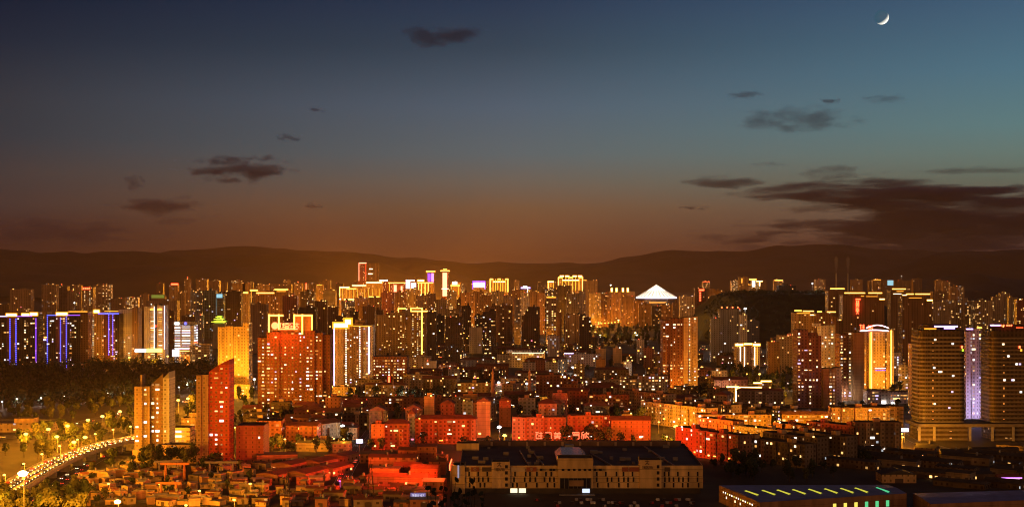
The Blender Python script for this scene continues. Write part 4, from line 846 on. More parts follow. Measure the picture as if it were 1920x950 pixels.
# ------------------------------------------------------------------ low blocks of the old town
LOW = []
def slab(px, py, length, dep, floors, sty, yaw=0., roof='flat', label=None, look='low apartment slab', name='apartment_block', win=0, roofm=None, z=0.):
    """front centre of the foot at photo pixel px, py"""
    p = ground(px, py); h = floors*2.9+.6
    yr = math.radians(yaw)
    r = link(name, None, None, (p.x, p.y, 0), yr)
    m = MB(); L2 = length/2
    rm = roofm or {'flat': ROOF, 'gable': ROOFR, 'hip': ROOFR}[roof]
    if roof == 'flat': m.box(-L2, L2, 0, dep, 0, h, 0, 1, parapet=.9, bottom=False)
    else: m.box(-L2, L2, 0, dep, 0, h, 0, 1, bottom=False)
    m.build('wall_block', [STY[sty]['mat'], rm], r)
    if roof != 'flat':
        m = MB(); m.gable(-L2, L2, 0, dep, h+.02, min(dep*.22, 3.2), 0, hip=dep*.4 if roof == 'hip' else 0, over=.7, along='x' if length >= dep else 'y'); m.build('roof', rm, r)
    else:
        n = max(1, int(length/22))
        for i in range(n):
            c = -L2+length*(i+.5)/n; m = MB(); m.box(c-2, c+2, dep*.35, dep*.75, h-.85, h+2.0, 0, 1); m.build('stair_house', [STY[sty]['mat'] if sty.startswith('plain') else STY['plain' if 'red' not in sty else 'plainred']['mat'], ROOF], r)
    if floors >= 4 and not sty.startswith('plain') and length > 12:      # stacks of glazed balconies
        nb = max(1, int(length/9.9)); bay = STY[sty]['bay']
        for i in range(nb):
            c = -L2+bay*(round(length*(i+.5)/nb/bay)+.5); m = MB()
            if c > L2-1.6: continue
            m.box(c-bay*.42, c+bay*.42, -1.15, -.02, 2.9, h-R.choice((.3, 3.2)), 0, 1); m.build('balcony_stack', [STY[R.choice((sty, 'apt' if 'red' not in sty else 'aptred'))]['mat'], ROOF], r)
    if win: lit_windows(r, -L2, length, h, 0, sty, win)
    for _ in range(R.choice((1, 2, 3, 4)) if length > 12 else R.choice((0, 1, 2))):
        fixture(r, R.uniform(-L2+1, L2-1), 0, R.uniform(2.2, 3.4), R.choices(SHOP, (5, 4, 3, 1, 1, 1))[0], R.choice((1.2, 1.8, 2.6)), R.choice((.6, .9)), 'shop_light')
    if R.random() < .5: fixture(r, R.uniform(-L2+1, L2-1), 0, h+.3, R.choices(SHOP, (5, 4, 4, 0, 0, 1))[0], 1.0, .9, 'roof_lamp')
    r['category'] = 'apartment block'; r['group'] = 'low blocks of the old town'
    if label: r['label'] = label
    else: AUTO.append((r, px, look))
    c = Vector((p.x, p.y))+Vector((-math.sin(yr), math.cos(yr)))*dep/2
    n = max(1, int(length/max(dep, 8)))
    for i in range(n):
        q = c+Vector((math.cos(yr), math.sin(yr)))*(length*((i+.5)/n-.5)); FOOT.append((q.x, q.y, max(dep, length/n)*.55+1.5))
    return r
lw = lambda a, b, py: (b-a)*dist(py)/F
def blk(a, b, py, floors, sty, **k):
    dep = k.pop('dep', 12.); return slab((a+b)/2, py, lw(a, b, py), dep, floors, sty, **k)
blk(1090, 1140, 746, 6, 'apt', win=16, look='cream slab speckled with lit windows'); blk(1142, 1194, 744, 6, 'apt', win=18, look='cream slab speckled with lit windows'); blk(1197, 1252, 743, 7, 'apt', win=24, look='taller cream slab speckled with lit windows')
blk(1005, 1064, 748, 8, 'aptred', win=6, label='dark red office block with a tall black window slot', dep=18.)
blk(638, 850, 770, 4, 'aptred', win=22, label='very long low red slab with a row of lit windows')
blk(858, 920, 752, 6, 'apt', win=14, look='orange tinted slab'); blk(1105, 1180, 778, 6, 'aptred', win=14, look='red washed slab with grid of windows')
blk(960, 1061, 828, 6, 'aptred', label='brightest red washed block, right behind the glowing rooftop letters', dep=13.); blk(1064, 1143, 824, 6, 'aptred', label='red washed block beside the brightest one, a tree before it', dep=13.)
blk(1146, 1220, 826, 5, 'plainred', label='dark red block with a pitched roof near the rooftop letters', roof='gable')
blk(720, 766, 842, 6, 'aptred', win=5, label='red lit apartment block with blank end wall beside the market street', dep=12., roof='hip'); blk(696, 721, 843, 6, 'plainred', label='blank red end wall block joined to the red apartment block', dep=13.)
blk(778, 893, 832, 6, 'aptred', win=9, label='long red lit slab behind the mall with row of small windows', roof='hip')
blk(765, 778, 830, 7, 'aptwhite', label='slim pale yellow lit house between two red slabs', roof='gable', dep=22.)
for a, b, py, fl, sty, rf, look in ((692, 724, 822, 7, 'aptdim', 'gable', 'grey gabled house'), (760, 790, 818, 7, 'aptred', 'gable', 'red gabled house'), (795, 814, 806, 9, 'plain', 'flat', 'blank pale house'), (826, 852, 806, 7, 'aptred', 'gable', 'red gabled house'),
        (867, 886, 808, 8, 'aptwhite', 'flat', 'pale narrow house'), (868, 895, 784, 7, 'plainbrown', 'flat', 'plain brown house'), (894, 919, 820, 9, 'plain', 'gable', 'pinkish gabled house'), (610, 638, 800, 8, 'aptred', 'flat', 'red tinted house'),
        (936, 958, 800, 7, 'plainred', 'gable', 'red end wall house'), (972, 1004, 778, 5, 'aptwhite', 'flat', 'pale low house'), (1036, 1064, 790, 8, 'plainred', 'flat', 'tall red house'), (1010, 1044, 806, 7, 'aptred', 'hip', 'red roofed house'),
        (1166, 1186, 812, 5, 'plainbrown', 'flat', 'small brown house'), (1012, 1060, 762, 3, 'aptwhite', 'flat', 'low pale row house'), (960, 1000, 760, 4, 'aptred', 'flat', 'dim red house'), (1064, 1088, 742, 6, 'aptred', 'flat', 'dim red house'),
        (1330, 1364, 752, 4, 'aptdim', 'flat', 'dim low house'), (1312, 1350, 736, 5, 'aptdark', 'flat', 'dark house')):
    blk(a, b, py, fl, sty, roof=rf, look=look, dep=14.)
# lit offices at the lower left
bld('red_office', 'orange red office block with a dense window grid and rooftop pipes', 'office block', 985., [(480, 527, 788, 'aptred', dict(dep=18, win=10))])
bld('red_office', 'blank sided reddish block in front of the window grid office', 'office block', 905., [(443, 494, 797, 'plainred', dict(dep=22, win=1))])
bld('office_annex', 'low pale annex joined between the two slant roofed towers', 'low block', 905., [(303, 370, 833, 'heroP', dict(dep=14, win=2, roof=ROOFG))])
bld('yellow_block', 'small yellow lit block behind the annex', 'low block', 985., [(316, 356, 801, 'ribbon', dict(dep=16, win=12))])
bld('dim_house', 'brown house behind the yellow lit block', 'low block', 1040., [(340, 372, 783, 'aptdim', dict(dep=14, win=2)), (352, 372, 774, 'aptdim', dict(off=5, dep=10))])
bld('factory_hall', 'long low factory hall lit orange beside the boulevard', 'hall', 1085., [(-40, 94, 793, 'shed', dict(dep=30, roof=ROOFG)), (20, 56, 786, 'plain', dict(off=8, dep=12, roof=ROOFG))])
# rows slanting away at the right
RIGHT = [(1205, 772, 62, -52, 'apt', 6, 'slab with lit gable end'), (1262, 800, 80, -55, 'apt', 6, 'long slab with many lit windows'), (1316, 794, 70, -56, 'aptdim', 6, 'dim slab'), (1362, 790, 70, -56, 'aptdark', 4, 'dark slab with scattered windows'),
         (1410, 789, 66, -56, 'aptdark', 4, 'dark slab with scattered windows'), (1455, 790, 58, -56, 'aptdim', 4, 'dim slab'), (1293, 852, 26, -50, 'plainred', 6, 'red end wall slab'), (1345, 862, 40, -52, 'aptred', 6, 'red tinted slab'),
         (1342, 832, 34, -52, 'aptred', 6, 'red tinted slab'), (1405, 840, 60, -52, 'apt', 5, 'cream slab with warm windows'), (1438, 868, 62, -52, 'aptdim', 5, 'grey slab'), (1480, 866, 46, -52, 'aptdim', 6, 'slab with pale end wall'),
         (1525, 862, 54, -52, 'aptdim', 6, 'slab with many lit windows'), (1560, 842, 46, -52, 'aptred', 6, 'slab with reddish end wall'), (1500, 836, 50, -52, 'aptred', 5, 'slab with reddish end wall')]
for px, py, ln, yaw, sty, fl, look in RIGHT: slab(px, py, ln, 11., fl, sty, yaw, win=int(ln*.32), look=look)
blk(1308, 1446, 822, 6, 'ochre', win=50, label='long slab flooded with gold lamp light', dep=12.)
blk(1466, 1570, 798, 3, 'ochre', win=14, label='low ochre row with orange lamplight under its eaves', roof='gable', dep=10.)
blk(1592, 1694, 804, 6, 'ribbon', win=12, label='white ribbon windowed office near the bluish billboard', dep=14.)
blk(1560, 1668, 824, 8, 'apt', win=18, label='broad grid windowed slab in front of the ribbon windowed office', dep=13.)
blk(1604, 1690, 848, 7, 'aptdim', win=8, label='grey grid slab half hidden behind the parking yard', dep=11.)
bld('violet_office', 'violet lit mid rise office block with bright white shopfront lamps', 'office block', 1330., [(1626, 1634, 733, 'violet', dict(dep=16)), (1634, 1652, 731, 'violet', dict(off=-1, dep=16, win=10, mix=(0, 0, 1, 4, 3, 0))), (1652, 1670, 733, 'aptwhite', dict(off=1, dep=16)), (1670, 1712, 735, 'violet', dict(off=3, dep=16, win=12))],
    [('h', 756, 1653, 1661, WHITE, 5), ('h', 756, 1671, 1680, WHITE, 2), ('h', 767, 1626, 1634, WHITE, 1.6), ('h', 780, 1634, 1650, LILAC, 1.2, -1), ('h', 778, 1671, 1706, LILAC, 1.2, 2)])
bld('lilac_roof_hall', 'long low hall with violet lit front near the lilac slab', 'hall', 1880., [(1058, 1126, 663, 'violet', dict(dep=16, win=4))], [('h', 662, 1058, 1075, LILAC, .8)])
bld('white_bar_hall', 'long low hall with a pale lit front above dark roofs', 'hall', 1860., [(955, 1022, 662, 'aptwhite', dict(dep=14, win=6)), (932, 960, 664, 'aptwhite', dict(off=4, dep=14))], [('h', 661, 960, 1020, CREAMS, .35)])
for a, b, yt, D, sty, look in ((980, 1004, 679, 1660, 'aptwhite', 'pale grid windowed house'), (1023, 1046, 678, 1680, 'aptwhite', 'blank pale house'), (1076, 1096, 682, 1650, 'ochrelit', 'orange lit house'), (1118, 1135, 673, 1700, 'plainbrown', 'brown end wall house'),
        (1170, 1184, 677, 1680, 'white', 'small white house'), (1118, 1136, 653, 1900, 'plain', 'pale end wall house'), (1150, 1166, 652, 1900, 'plain', 'pale end wall house'), (1195, 1208, 636, 1950, 'white', 'small white block'), (1335, 1364, 694, 1560, 'ochre', 'olive lit house'),
        (796, 818, 676, 1700, 'plain', 'pinkish end wall house'), (840, 862, 690, 1600, 'aptwhite', 'pale house'), (1208, 1226, 652, 1850, 'aptred', 'red brown house')):
    plain(a, b, yt, float(D), sty, look, name='town_house')
# fill: small dark houses between
def free(x, y, r): return all(math.hypot(x-f[0], y-f[1]) > r+f[2] for f in FOOT)
ROADPTS = [(p, w) for P, w in ((boulevard, 13), (street, 6), (east_road, 7), (mid_road, 9), (hill_road, 11), (right_road, 8), (lower_road, 7), (far_road, 18), (deck, 11)) for p in P]
def off_road(x, y, r): return all(math.hypot(x-p.x, y-p.y) > r+w for p, w in ROADPTS)
n = 0; tries = 0
while n < 105 and tries < 4000:
    tries += 1
    px, py = R.uniform(640, 1490), R.uniform(646, 800)
    if px < 840 and py > 745: continue
    if py > 700+ (px-1240)*.35 and px > 1240 and py < 760 and px > 1310: pass
    p = ground(px, py); ln = R.uniform(18, 46); dep = R.uniform(10, 13)
    if 1310 < px < 1500 and py < 745 and py > 690: continue
    if not free(p.x, p.y+dep/2, ln*.42) or not off_road(p.x, p.y+dep/2, ln*.4): continue
    sty = R.choice(('aptdark', 'aptdark', 'aptdim', 'apt', 'aptred') if py > 690 else ('aptdark', 'aptdim', 'aptdark', 'aptwhite'))
    rf = R.choice(('flat', 'gable', 'hip'))
    slab(px, py, ln, dep, R.randint(3, 6), sty, R.choice((0, 0, 0, 8, -12, 70)), rf, look=R.choice(('dark low house', 'small dim house', 'low house with few lights')) if rf == 'flat' else R.choice(('dark pitched roof house', 'low tiled roof house')), win=R.randint(0, 7), name='town_house')
    n += 1

n = 0; tries = 0
while n < 34 and tries < 3000:
    tries += 1
    px, py = R.uniform(470, 700), R.uniform(776, 842); p = ground(px, py); ln = R.uniform(14, 34); dep = R.uniform(9, 12)
    if not free(p.x, p.y+dep/2, ln*.42) or not off_road(p.x, p.y+dep/2, ln*.3): continue
    slab(px, py, ln, dep, R.randint(2, 5), R.choice(('aptdark', 'aptdim', 'aptred', 'aptdark')), R.choice((0, 0, -8, 60)), R.choice(('flat', 'gable', 'hip')), look=R.choice(('dark roofed low house', 'dim low row house')), win=R.randint(0, 5), name='town_house'); n += 1
# mosque with two minarets
D = 1330.; k = D/F
r = thing('mosque', ((957-CX)*k, D, 0), 'red lit mosque with a ribbed dome between two slender minarets', 'mosque')
xx = lambda p: (p-957)*k; zz = lambda p: H-(p-HY)*k
m = MB(); m.box(xx(930), xx(990), 0, 26, 0, zz(748), 0, 1, .8); m.build('prayer_hall', [STY['aptwhite']['mat'], ROOF], r)
m = MB(); m.lathe([(9, zz(748)), (9.2, zz(745)), (8.6, zz(741)), (6.5, zz(736.5)), (3, zz(733)), (.3, zz(731)), (.2, zz(727)), (.01, zz(726))], 20, (0, 13)); m.build('dome', pmat('dome_tile', (.42, .2, .12), .5), r)
for p in (924, 993):
    m = MB(); c = (xx(p), 4)
    m.lathe([(2.4, 0), (2.2, zz(735)), (2.9, zz(734)), (2.9, zz(732)), (1.7, zz(731.5)), (1.6, zz(715)), (2.3, zz(714)), (2.3, zz(712)), (1.2, zz(711.5)), (1.1, zz(702)), (1.5, zz(700)), (.4, zz(694)), (.01, zz(688))], 14, c); m.build('minaret', pmat('minaret_paint', (.55, .28, .16), .7), r)
FOOT.append((0, 1345, 22))

# ------------------------------------------------------------------ the mall in front
D = 778.; k = D/F
mall = thing('shopping_mall', ((1070-CX)*k, D, 0), 'large pale shopping mall with slit windows, a broad dark roof and centre skylight', 'mall')
xx = lambda p: (p-1070)*k; zz = lambda p: H-(p-HY)*k
WALLM = STY[style('mallwall', (.66, .52, .34), bay=9., floor=5.2, w=0, h=0, lit=0)]['mat']
zt = zz(872); zr = zz(876)
m = MB(); m.prism([(xx(862), 0), (xx(1318), 0), (xx(1326), 104), (xx(856), 104)][:], 3.1, zt, 0, 1, .9); m.build('wall', [WALLM, pmat('mall_roof', (.10, .065, .055), .8, .35, .06)], mall)
m = MB(); m.prism([(xx(866), 1.4), (xx(1314), 1.4), (xx(1320), 103), (xx(860), 103)], 0, 3.05, 0, 0); m.build('ground_floor', pmat('shop_dark', (.06, .05, .045), .5), mall)
rx = rounded(xx(848)-0, xx(872), -.6, 16, 7); m = MB(); m.prism(rx, 0, zz(873)+.3, 0, 1, .6); m.build('corner_drum', [WALLM, ROOF], mall)
m = MB(); m.box(xx(858), xx(861), -1.0, -.62, 9, zz(871)); m.build('light_fin', emat('pale_blue_strip', (.6, .6, .85), .45), mall)
# taller bays
for a, b, y, d in ((922, 956, 864.5, 9.), (1046, 1112, 858, 14.), (1199, 1240, 861, 9.)):
    m = MB(); m.box(xx(a), xx(b), -.8, d, 3.15, zz(y), 0, 1, 1.0); m.build('projecting_bay', [WALLM, ROOF], mall)
    if b-a < 45:
        for xw in (b-9,):
            for j in range(4): m = MB(); m.box(xx(xw), xx(xw+5), -.9, -.78, 4.2+j*3.35, 6.0+j*3.35); m.build('bay_window', pmat('dark_glass', (.02, .02, .025), .2), mall)
        glyph(GL['f'], 2.4, pmat('worn_letters', (.16, .10, .06), .8), mall, (xx(a+10), -.9, zz(y+9)), 'sign_emblem')
        for q in range(4): glyph(GL['abce'[q]], 1.6, MATS['worn_letters'], mall, (xx(a+5+q*4.6), -.9, zz(y+17)), 'sign_character')
        m = MB(); m.face([(xx(a)-.2, 0, zz(y)), (xx(a)-.2, 9, zz(y)), (xx(a)-.2, 0, zz(y)+2.4)], 0); m.face([(xx(a)+.2, 9, zz(y)), (xx(a)+.2, 0, zz(y)), (xx(a)+.2, 0, zz(y)+2.4)], 0); m.build('fin_wall', WALLM, mall)
DG = MATS['dark_glass']
slit = MB(); slit.box(-.45, .45, -.14, .02, -1.25, 1.25); slit_me = slit.mesh('slit_window', [DG])
for row, zc in ((0, 12.05-1.0), (1, 8.0), (2, 4.9)):
    for a, b in ((868, 920), (960, 1044), (1116, 1196), (1244, 1312)):
        px = a+R.uniform(1, 6)
        while px < b-2:
            link('slit_window', slit_me, mall, (xx(px), 0, zc)); px += R.choice((8, 10, 13, 17, 20))
for j, zf in enumerate((6.45, 9.55, 12.75)):
    m = MB(); m.box(xx(863), xx(1317), -.18, .0, zf, zf+.16); m.build('string_course', pmat('joint_brown', (.2, .15, .1), .8), mall)
m = MB(); m.box(xx(1050), xx(1108), -.96, -.82, 3.2, zz(895)); m.build('entrance_glazing', DG, mall)
for q in range(8): m = MB(); m.box(xx(1050+q*8.2)-.08, xx(1050+q*8.2)+.08, -1.06, -.97, 3.2, zz(895)); m.build('glazing_bar', METAL, mall)
m = MB(); m.box(xx(1067), xx(1094), -1.3, -1.08, zz(910), zz(899)); m.build('notice_board', pmat('notice_brown', (.28, .18, .11), .7), mall)
m = MB(); m.box(xx(1048), xx(1114), -6, -.85, zz(926), zz(924.5)); m.build('entrance_canopy', CONC, mall)
for px in (1050, 1070, 1090, 1112): m = MB(); m.box(xx(px)-.2, xx(px)+.2, -5.9, -5.5, 0, zz(926)); m.build('canopy_post', METAL, mall)
BR = pmat('banner_red', (.30, .09, .05), .7); PALE = pmat('banner_pale', (.5, .4, .3), .7); DK = pmat('banner_dark', (.09, .06, .05), .7)
for a, b, mt in ((862, 879, DK), (883, 898, BR), (904, 921, DK), (958, 984, PALE), (987, 1006, BR), (1166, 1178, BR), (1180, 1198, BR), (1246, 1256, DK)):
    m = MB(); m.box(xx(a), xx(b), -.3, -.05, zz(883), zz(875)); bn = m.build('banner_panel', mt, mall)
    if mt is BR and a in (987, 883): glyph([[(5, 10), (5, 0)], [(1, 8), (9, 8), (9, 3.5), (1, 3.5), (1, 8)]], 1.7, PALE, mall, (xx((a+b)/2)-.85, -.4, zz(882)), 'banner_character')
for px in (1012, 1030, 1036, 1053, 1064, 1074, 1084, 1094, 1103, 1113, 1123):
    m = MB(); m.box(xx(px), xx(px+5), -.95, -.05, zz(881.5), zz(877.5)); m.build('top_window', DG, mall)
for a, b in ((957, 970), (973, 986)): m = MB(); m.box(xx(a), xx(b), 1.15, 1.38, .5, 2.9); m.build('shop_window', emat('shop_glow', (1, .85, .5), 1.6), mall)
m = MB(); m.box(xx(1092), xx(1106), 1.15, 1.38, .5, 2.7); m.build('shop_window', emat('shop_glow_blue', (.7, .8, 1), 1.2), mall)
# roof: ridges, skylight, plant
for a, b in (((992, 2), (976, 70)), ((1020, 2), (1004, 60)), ((1148, 2), (1120, 55)), ((1265, 2), (1235, 100))):
    m = MB(); m.bar((xx(a[0]), a[1], zt-.5), (xx(b[0]), b[1], zt-.5), .5, 1.0); m.build('roof_rib', pmat('rib_pale', (.4, .3, .26), .6), mall)
sl = MB(); x0, x1, y0, y1 = xx(1046), xx(1106), 18., 62.
sl.box(x0, x1, y0, y1, zt-1, zt+.3, 1, 1)
sl.face([(x0, y0, zt+.32), (x1, y0, zt+.32), (x1-3, y0+6, zt+3), (x0+3, y0+6, zt+3)], 0); sl.face([(x1, y0, zt+.32), (x1, y1, zt+.32), (x1-3, y1-3, zt+3), (x1-3, y0+6, zt+3)], 0)
sl.face([(x0, y1, zt+.32), (x0, y0, zt+.32), (x0+3, y0+6, zt+3), (x0+3, y1-3, zt+3)], 0); sl.face([(x0+3, y0+6, zt+3), (x1-3, y0+6, zt+3), (x1-3, y1-3, zt+3), (x0+3, y1-3, zt+3)], 0); sl.face([(x1, y1, zt+.32), (x0, y1, zt+.32), (x0+3, y1-3, zt+3), (x1-3, y1-3, zt+3)], 0)
sl.build('skylight', [pmat('skylight_panes', (.42, .17, .15), .25, .4, .9), METAL], mall)  # red sign light put into the pane colour
m = MB(); m.box(xx(1068), xx(1086), 66, 72, zt-1, zt+3.4); m.build('roof_plant', METAL, mall)
m = MB(); m.box(xx(846), xx(892), 74, 84, zt-1, zt+3.5, 0, 1, .5); m.build('roof_house', [WALLM, ROOF], mall)
pr = MB(); pr.prism([(xx(1312), 96.5), (xx(1318), 99.6), (xx(856), 99.6), (xx(862), 96.5)][::-1], zt-.95, zt+2.3, 0, 0); pr.build('rear_screen_wall', pmat('screen_wall', (.15, .09, .07), .8), mall)
pil = MB(); pil.box(-.7, .7, 0, .5, 0, 2.4); pme = pil.mesh('pilaster', [pmat('pilaster_paint', (.45, .3, .2), .7)])
for i in range(12): link('pilaster', pme, mall, (xx(880)+i*(xx(1290)-xx(880))/11, 95.9, zt-.7))
FOOT.append((xx(1070)+32, 830, 90))
RU = pmat('unit_grey', (.24, .2, .17), .6)
for i in range(26):
    px = R.choice((R.uniform(880, 1030), R.uniform(1120, 1290))); yy = R.uniform(10, 92); m = MB(); w = R.uniform(.8, 2.2); m.box(xx(px)-w, xx(px)+w, yy, yy+R.uniform(1, 2.5), zt-.85, zt+R.uniform(.2, 1.2)); m.build('roof_unit', RU, mall)
# rooftop neon letters facing away, read from behind
Y = 881.4; k = Y/F
sgn = thing('rooftop_sign', ((1055-CX)*k, Y, zt), 'row of red neon rooftop characters seen from behind, along the mall roof edge', 'sign')
CH = {'she': [[(0, 9.5), (4.5, 9.5)], [(1, 9.5), (1, 0)], [(1, 5), (4, 8)], [(5, 8), (10, 8)], [(8, 10), (8, 1)], [(4, 4.5), (10, 4.5)], [(1, .5), (10, .5)]],
      'men': [[(0, 9), (9, 9), (9, 0)]],
      'mei': [[(2, 10), (3, 8)], [(8, 10), (7, 8)], [(0, 8), (10, 8)], [(0.5, 6), (9.5, 6)], [(5, 8), (5, 3)], [(0, 4), (10, 4)], [(1, 2), (9, 2)], [(5, 3), (1, 0)], [(5, 3), (9, 0)]],
      'xie': [[(0, 9.5), (9, 9.5), (9, 7), (0, 7), (0, 9.5)], [(3, 9), (3, 7)], [(6, 9), (6, 7)], [(0, 5), (9, 5), (9, 0), (7, 0)], [(9, 5), (9, 9)]],
      'xin': [[(3, 10), (0, 9), (0, 0)], [(0, 6), (4, 6)], [(2.5, 6), (2.5, 0)], [(4.5, 8), (4.5, 1)], [(7, 10), (5.5, 7)], [(6, 8), (10, 8), (9, 6)], [(7.5, 7), (5.5, 1)], [(7.5, 4), (10, 1)]]}
for ch, px in (('she', 1004), ('men', 1022), ('mei', 1038.5), ('xie', 1074), ('xin', 1091)):
    glyph(CH[ch], 13*k, emat('red_letter', (1, .15, .06), 2.3), sgn, ((px-1055)*k, 0, H-(822-HY)*k-zt), 'sign_character', thick=.10)
m = MB(); m.bar(((998-1055)*k, .5, 4.2), ((1106-1055)*k, .5, 4.2), .3)
for px in (1000, 1020, 1040, 1060, 1080, 1104): m.bar(((px-1055)*k, .5, -.8), ((px-1055)*k, .5, 4.2), .3)
m.build('sign_frame', METAL, sgn)
def lamp_light(name, parent, loc, col, power, radius=.6, spot=None):
    l = bpy.data.lights.new(name, 'SPOT' if spot else 'POINT'); l.energy = power; l.color = col; l.shadow_soft_size = radius
    if spot: l.spot_size = math.radians(spot[0]); l.spot_blend = .6
    o = link(name, l, parent, loc)
    if spot: o.rotation_euler = Vector(spot[1]).to_track_quat('-Z', 'Y').to_euler()
    return o
for px in (1004, 1030, 1056, 1091): lamp_light('sign_glow', sgn, ((px-1055)*k, 1.5, 6.5), (1, .075, .010), 300000, 1.5, (165, (0, 1, -.12)))
lamp_light('sign_glow', SIGN_TOWER[0], SIGN_TOWER[1], (1, .09, .012), 80000, 1.5)
# second neon sign, on the side of the mall that faces the market
sg2 = thing('side_sign', ((842-CX)*D/F, 792, 0), 'red neon panel letters on the blind market side of the mall', 'sign')
for j in range(5): glyph(GL['abcef'[j]], 3.2, REDN, sg2, (0, -6+j*6, 12.2), 'sign_character', rz=math.radians(-90))
m = MB()
for j in range(5): m.bar((.5, -6+j*6-1.5, 0), (.5, -6+j*6-1.5, 15.5), .25)
m.build('sign_frame', METAL, sg2)
for j in (-4, 8, 20): lamp_light('sign_glow', sg2, (-2.0, j, 16.5), (1, .075, .010), 260000, 1.5, (176, (-1, -.15, .05)))
# ------------------------------------------------------------------ halls, sheds and yards in the foreground
def hall_poly(name, label, corners, h, wallsty, roofm, slope=0.):
    """corners: near left, near right, far right, far left (world xy)"""
    c = Vector((sum(p[0] for p in corners)/4, sum(p[1] for p in corners)/4, 0)); q = [(p[0]-c.x, p[1]-c.y) for p in corners]
    r = thing(name, c, label, 'hall')
    m = MB(); m.prism(q, 0, h, 0, 0); m.build('wall', [STY[wallsty]['mat']], r)
    m = MB(); A, B, C, D_ = [Vector((*p, h+.05)) for p in q]
    mid1, mid2 = (A+D_)/2+Vector((0, 0, slope)), (B+C)/2+Vector((0, 0, slope))
    m.face([A, B, mid2, mid1]); m.face([mid1, mid2, C, D_]); m.face([A, mid1, D_]); m.face([B, C, mid2]); m.face([A, D_, C, B])
    m.build('roof', roofm, r)
    return r, c
def xy(px, py, z): p = ground(px, py, z); return (p.x, p.y)
HZ = 9.
hall, hc = hall_poly('skylight_hall', 'blue roofed hall with a row of glowing yellow skylights and coloured windows', [xy(1424, 941, HZ), xy(1700, 924, HZ), xy(1664, 908, HZ), xy(1348, 909, HZ)], HZ, 'plainbrown', ROOFB, .6)
def on_roof(px, py): p = ground(px, py, HZ+.75); return Vector((p.x, p.y, HZ+.75))-hc
for i, px in enumerate((1396, 1428, 1456, 1485, 1515, 1545, 1575, 1602, 1642)):
    y0 = 919-i*.75; m = MB(); a, b = on_roof(px, y0), on_roof(px+24, y0+8)
    d = Vector((1.1, 1.6, 0)); m.face([a, b, b+d, a+d]); m.face([a, a+Vector((0, 0, -.9)), b+Vector((0, 0, -.9)), b]); m.build('skylight', SKYL if i < 8 else SKYG, hall)
A = Vector((*xy(1424, 941, HZ), 0)); B = Vector((*xy(1700, 924, HZ), 0)); Dl = Vector((*xy(1348, 909, HZ), 0))
def wallwin(P, Q, t, z, w, h, mt, nm='coloured_window'):
    d = (Q-P).normalized(); nrm = Vector((d.y, -d.x, 0)); c = P+(Q-P)*t+nrm*.08-hc
    m = MB(); m.face([c-d*w/2+Vector((0, 0, z)), c+d*w/2+Vector((0, 0, z)), c+d*w/2+Vector((0, 0, z+h)), c-d*w/2+Vector((0, 0, z+h))]); m.build(nm, mt, hall)
WG = emat('window_green', (.12, .75, .3), .9, False); WY = emat('window_yellow', (.95, .8, .12), 1.1, False)
for i in range(6): wallwin(A, B, .50+i*.073, 3.0, 1.9, 3.1, (WY, WY, WY, WG, WG, WG)[i])
for i in range(9): wallwin(A, B, .03+i*.05, 2.5, 1.5, 1.5, WINM[(2, 1, 3, 2, 5, 1, 2, 3, 1)[i]])
for i in range(14): wallwin(Dl, A, .12+i*.055, 6.0, 1.3, .8, (WINM[2], WINM[3], WY)[i % 3], 'high_window')
for t in (.2, .42, .55): wallwin(Dl, A, t, 3.6, 1.3, 1.2, WINM[2], 'high_window')
hall_poly('blue_hall', 'plain blue grey roofed hall without skylights, cut by the frame edge', [xy(1745, 944, 8), xy(1990, 934, 8), xy(1990, 916, 8), xy(1712, 924, 8)], 8., 'plainbrown', ROOFB, .5)
def shed(px, py, w, d, h, sty='shed', yaw=0., roof=ROOFG, look='small shed', rise=1.4, along='x', label=None, door=True, name='shed'):
    p = ground(px, py); r = link(name, None, None, (p.x, p.y, 0), math.radians(yaw))
    m = MB(); m.box(-w/2, w/2, 0, d, 0, h, 0, 0, bottom=False); m.build('wall', [STY[sty]['mat']], r)
    m = MB(); m.gable(-w/2, w/2, 0, d, h+.02, rise, 0, over=.35, along=along); m.build('roof', roof, r)
    if door: m = MB(); m.box(-w*.12, w*.12, -.08, -.01, 0, min(2.6, h*.75)); m.build('door', pmat('door_brown', (.12, .08, .05), .6), r)
    if w > 4 and R.random() < .45:
        t_ = MB(); a_ = R.uniform(-w*.3, w*.3); q_ = R.uniform(.4, .8); t_.lathe([(.01, h+rise*.3), (q_, h+rise*.3), (q_, h+rise+1.1), (q_*.5, h+rise+1.5), (.01, h+rise+1.55)], 10, (a_, d*.35)); t_.build('water_tank', R.choice((METAL, CONC)), r)
    r['category'] = 'shed'; r['group'] = 'sheds of the yards'
    if label: r['label'] = label
    else: AUTO.append((r, px, look))
    FOOT.append((p.x, p.y+d/2, max(w, d)*.5+.5)); return r
shed(1686, 905, 20, 14, 5.0, 'heroP', 0, ROOF, rise=2.6, along='y', label='pale gabled warehouse with three dark openings behind the skylight hall')
st = shed(1893, 906, 12, 7, 3.2, 'heroW', 0, ROOFR, label='small house trimmed with violet neon under a curved roof', rise=2.2)
for z, mt, w in ((3.4, emat('violet_pink', (.75, .25, 1), 3), .5), (1.3, emat('warm_strip', (1, .8, .4), 2), .7)): strip_h(st, -5, 7, z, -.3, mt, w, 'neon_tube')
for i, (px, py, w, d, yw) in enumerate(((500, 905, 15, 26, -24), (527, 885, 15, 22, -24), (553, 902, 15, 26, -24), (580, 880, 15, 22, -24), (604, 892, 15, 24, -24), (626, 868, 14, 20, -24))):
    shed(px, py, w, d, 5.0, 'shedred', yw, pmat('roof_sheet_rust', (.26, .09, .05), .8), look='long red roofed market shed', rise=1.2, along='y', name='market_shed')
shed(520, 868, 26, 8, 5.5, 'shedred', 12, ROOFG, look='long low red wall shed')
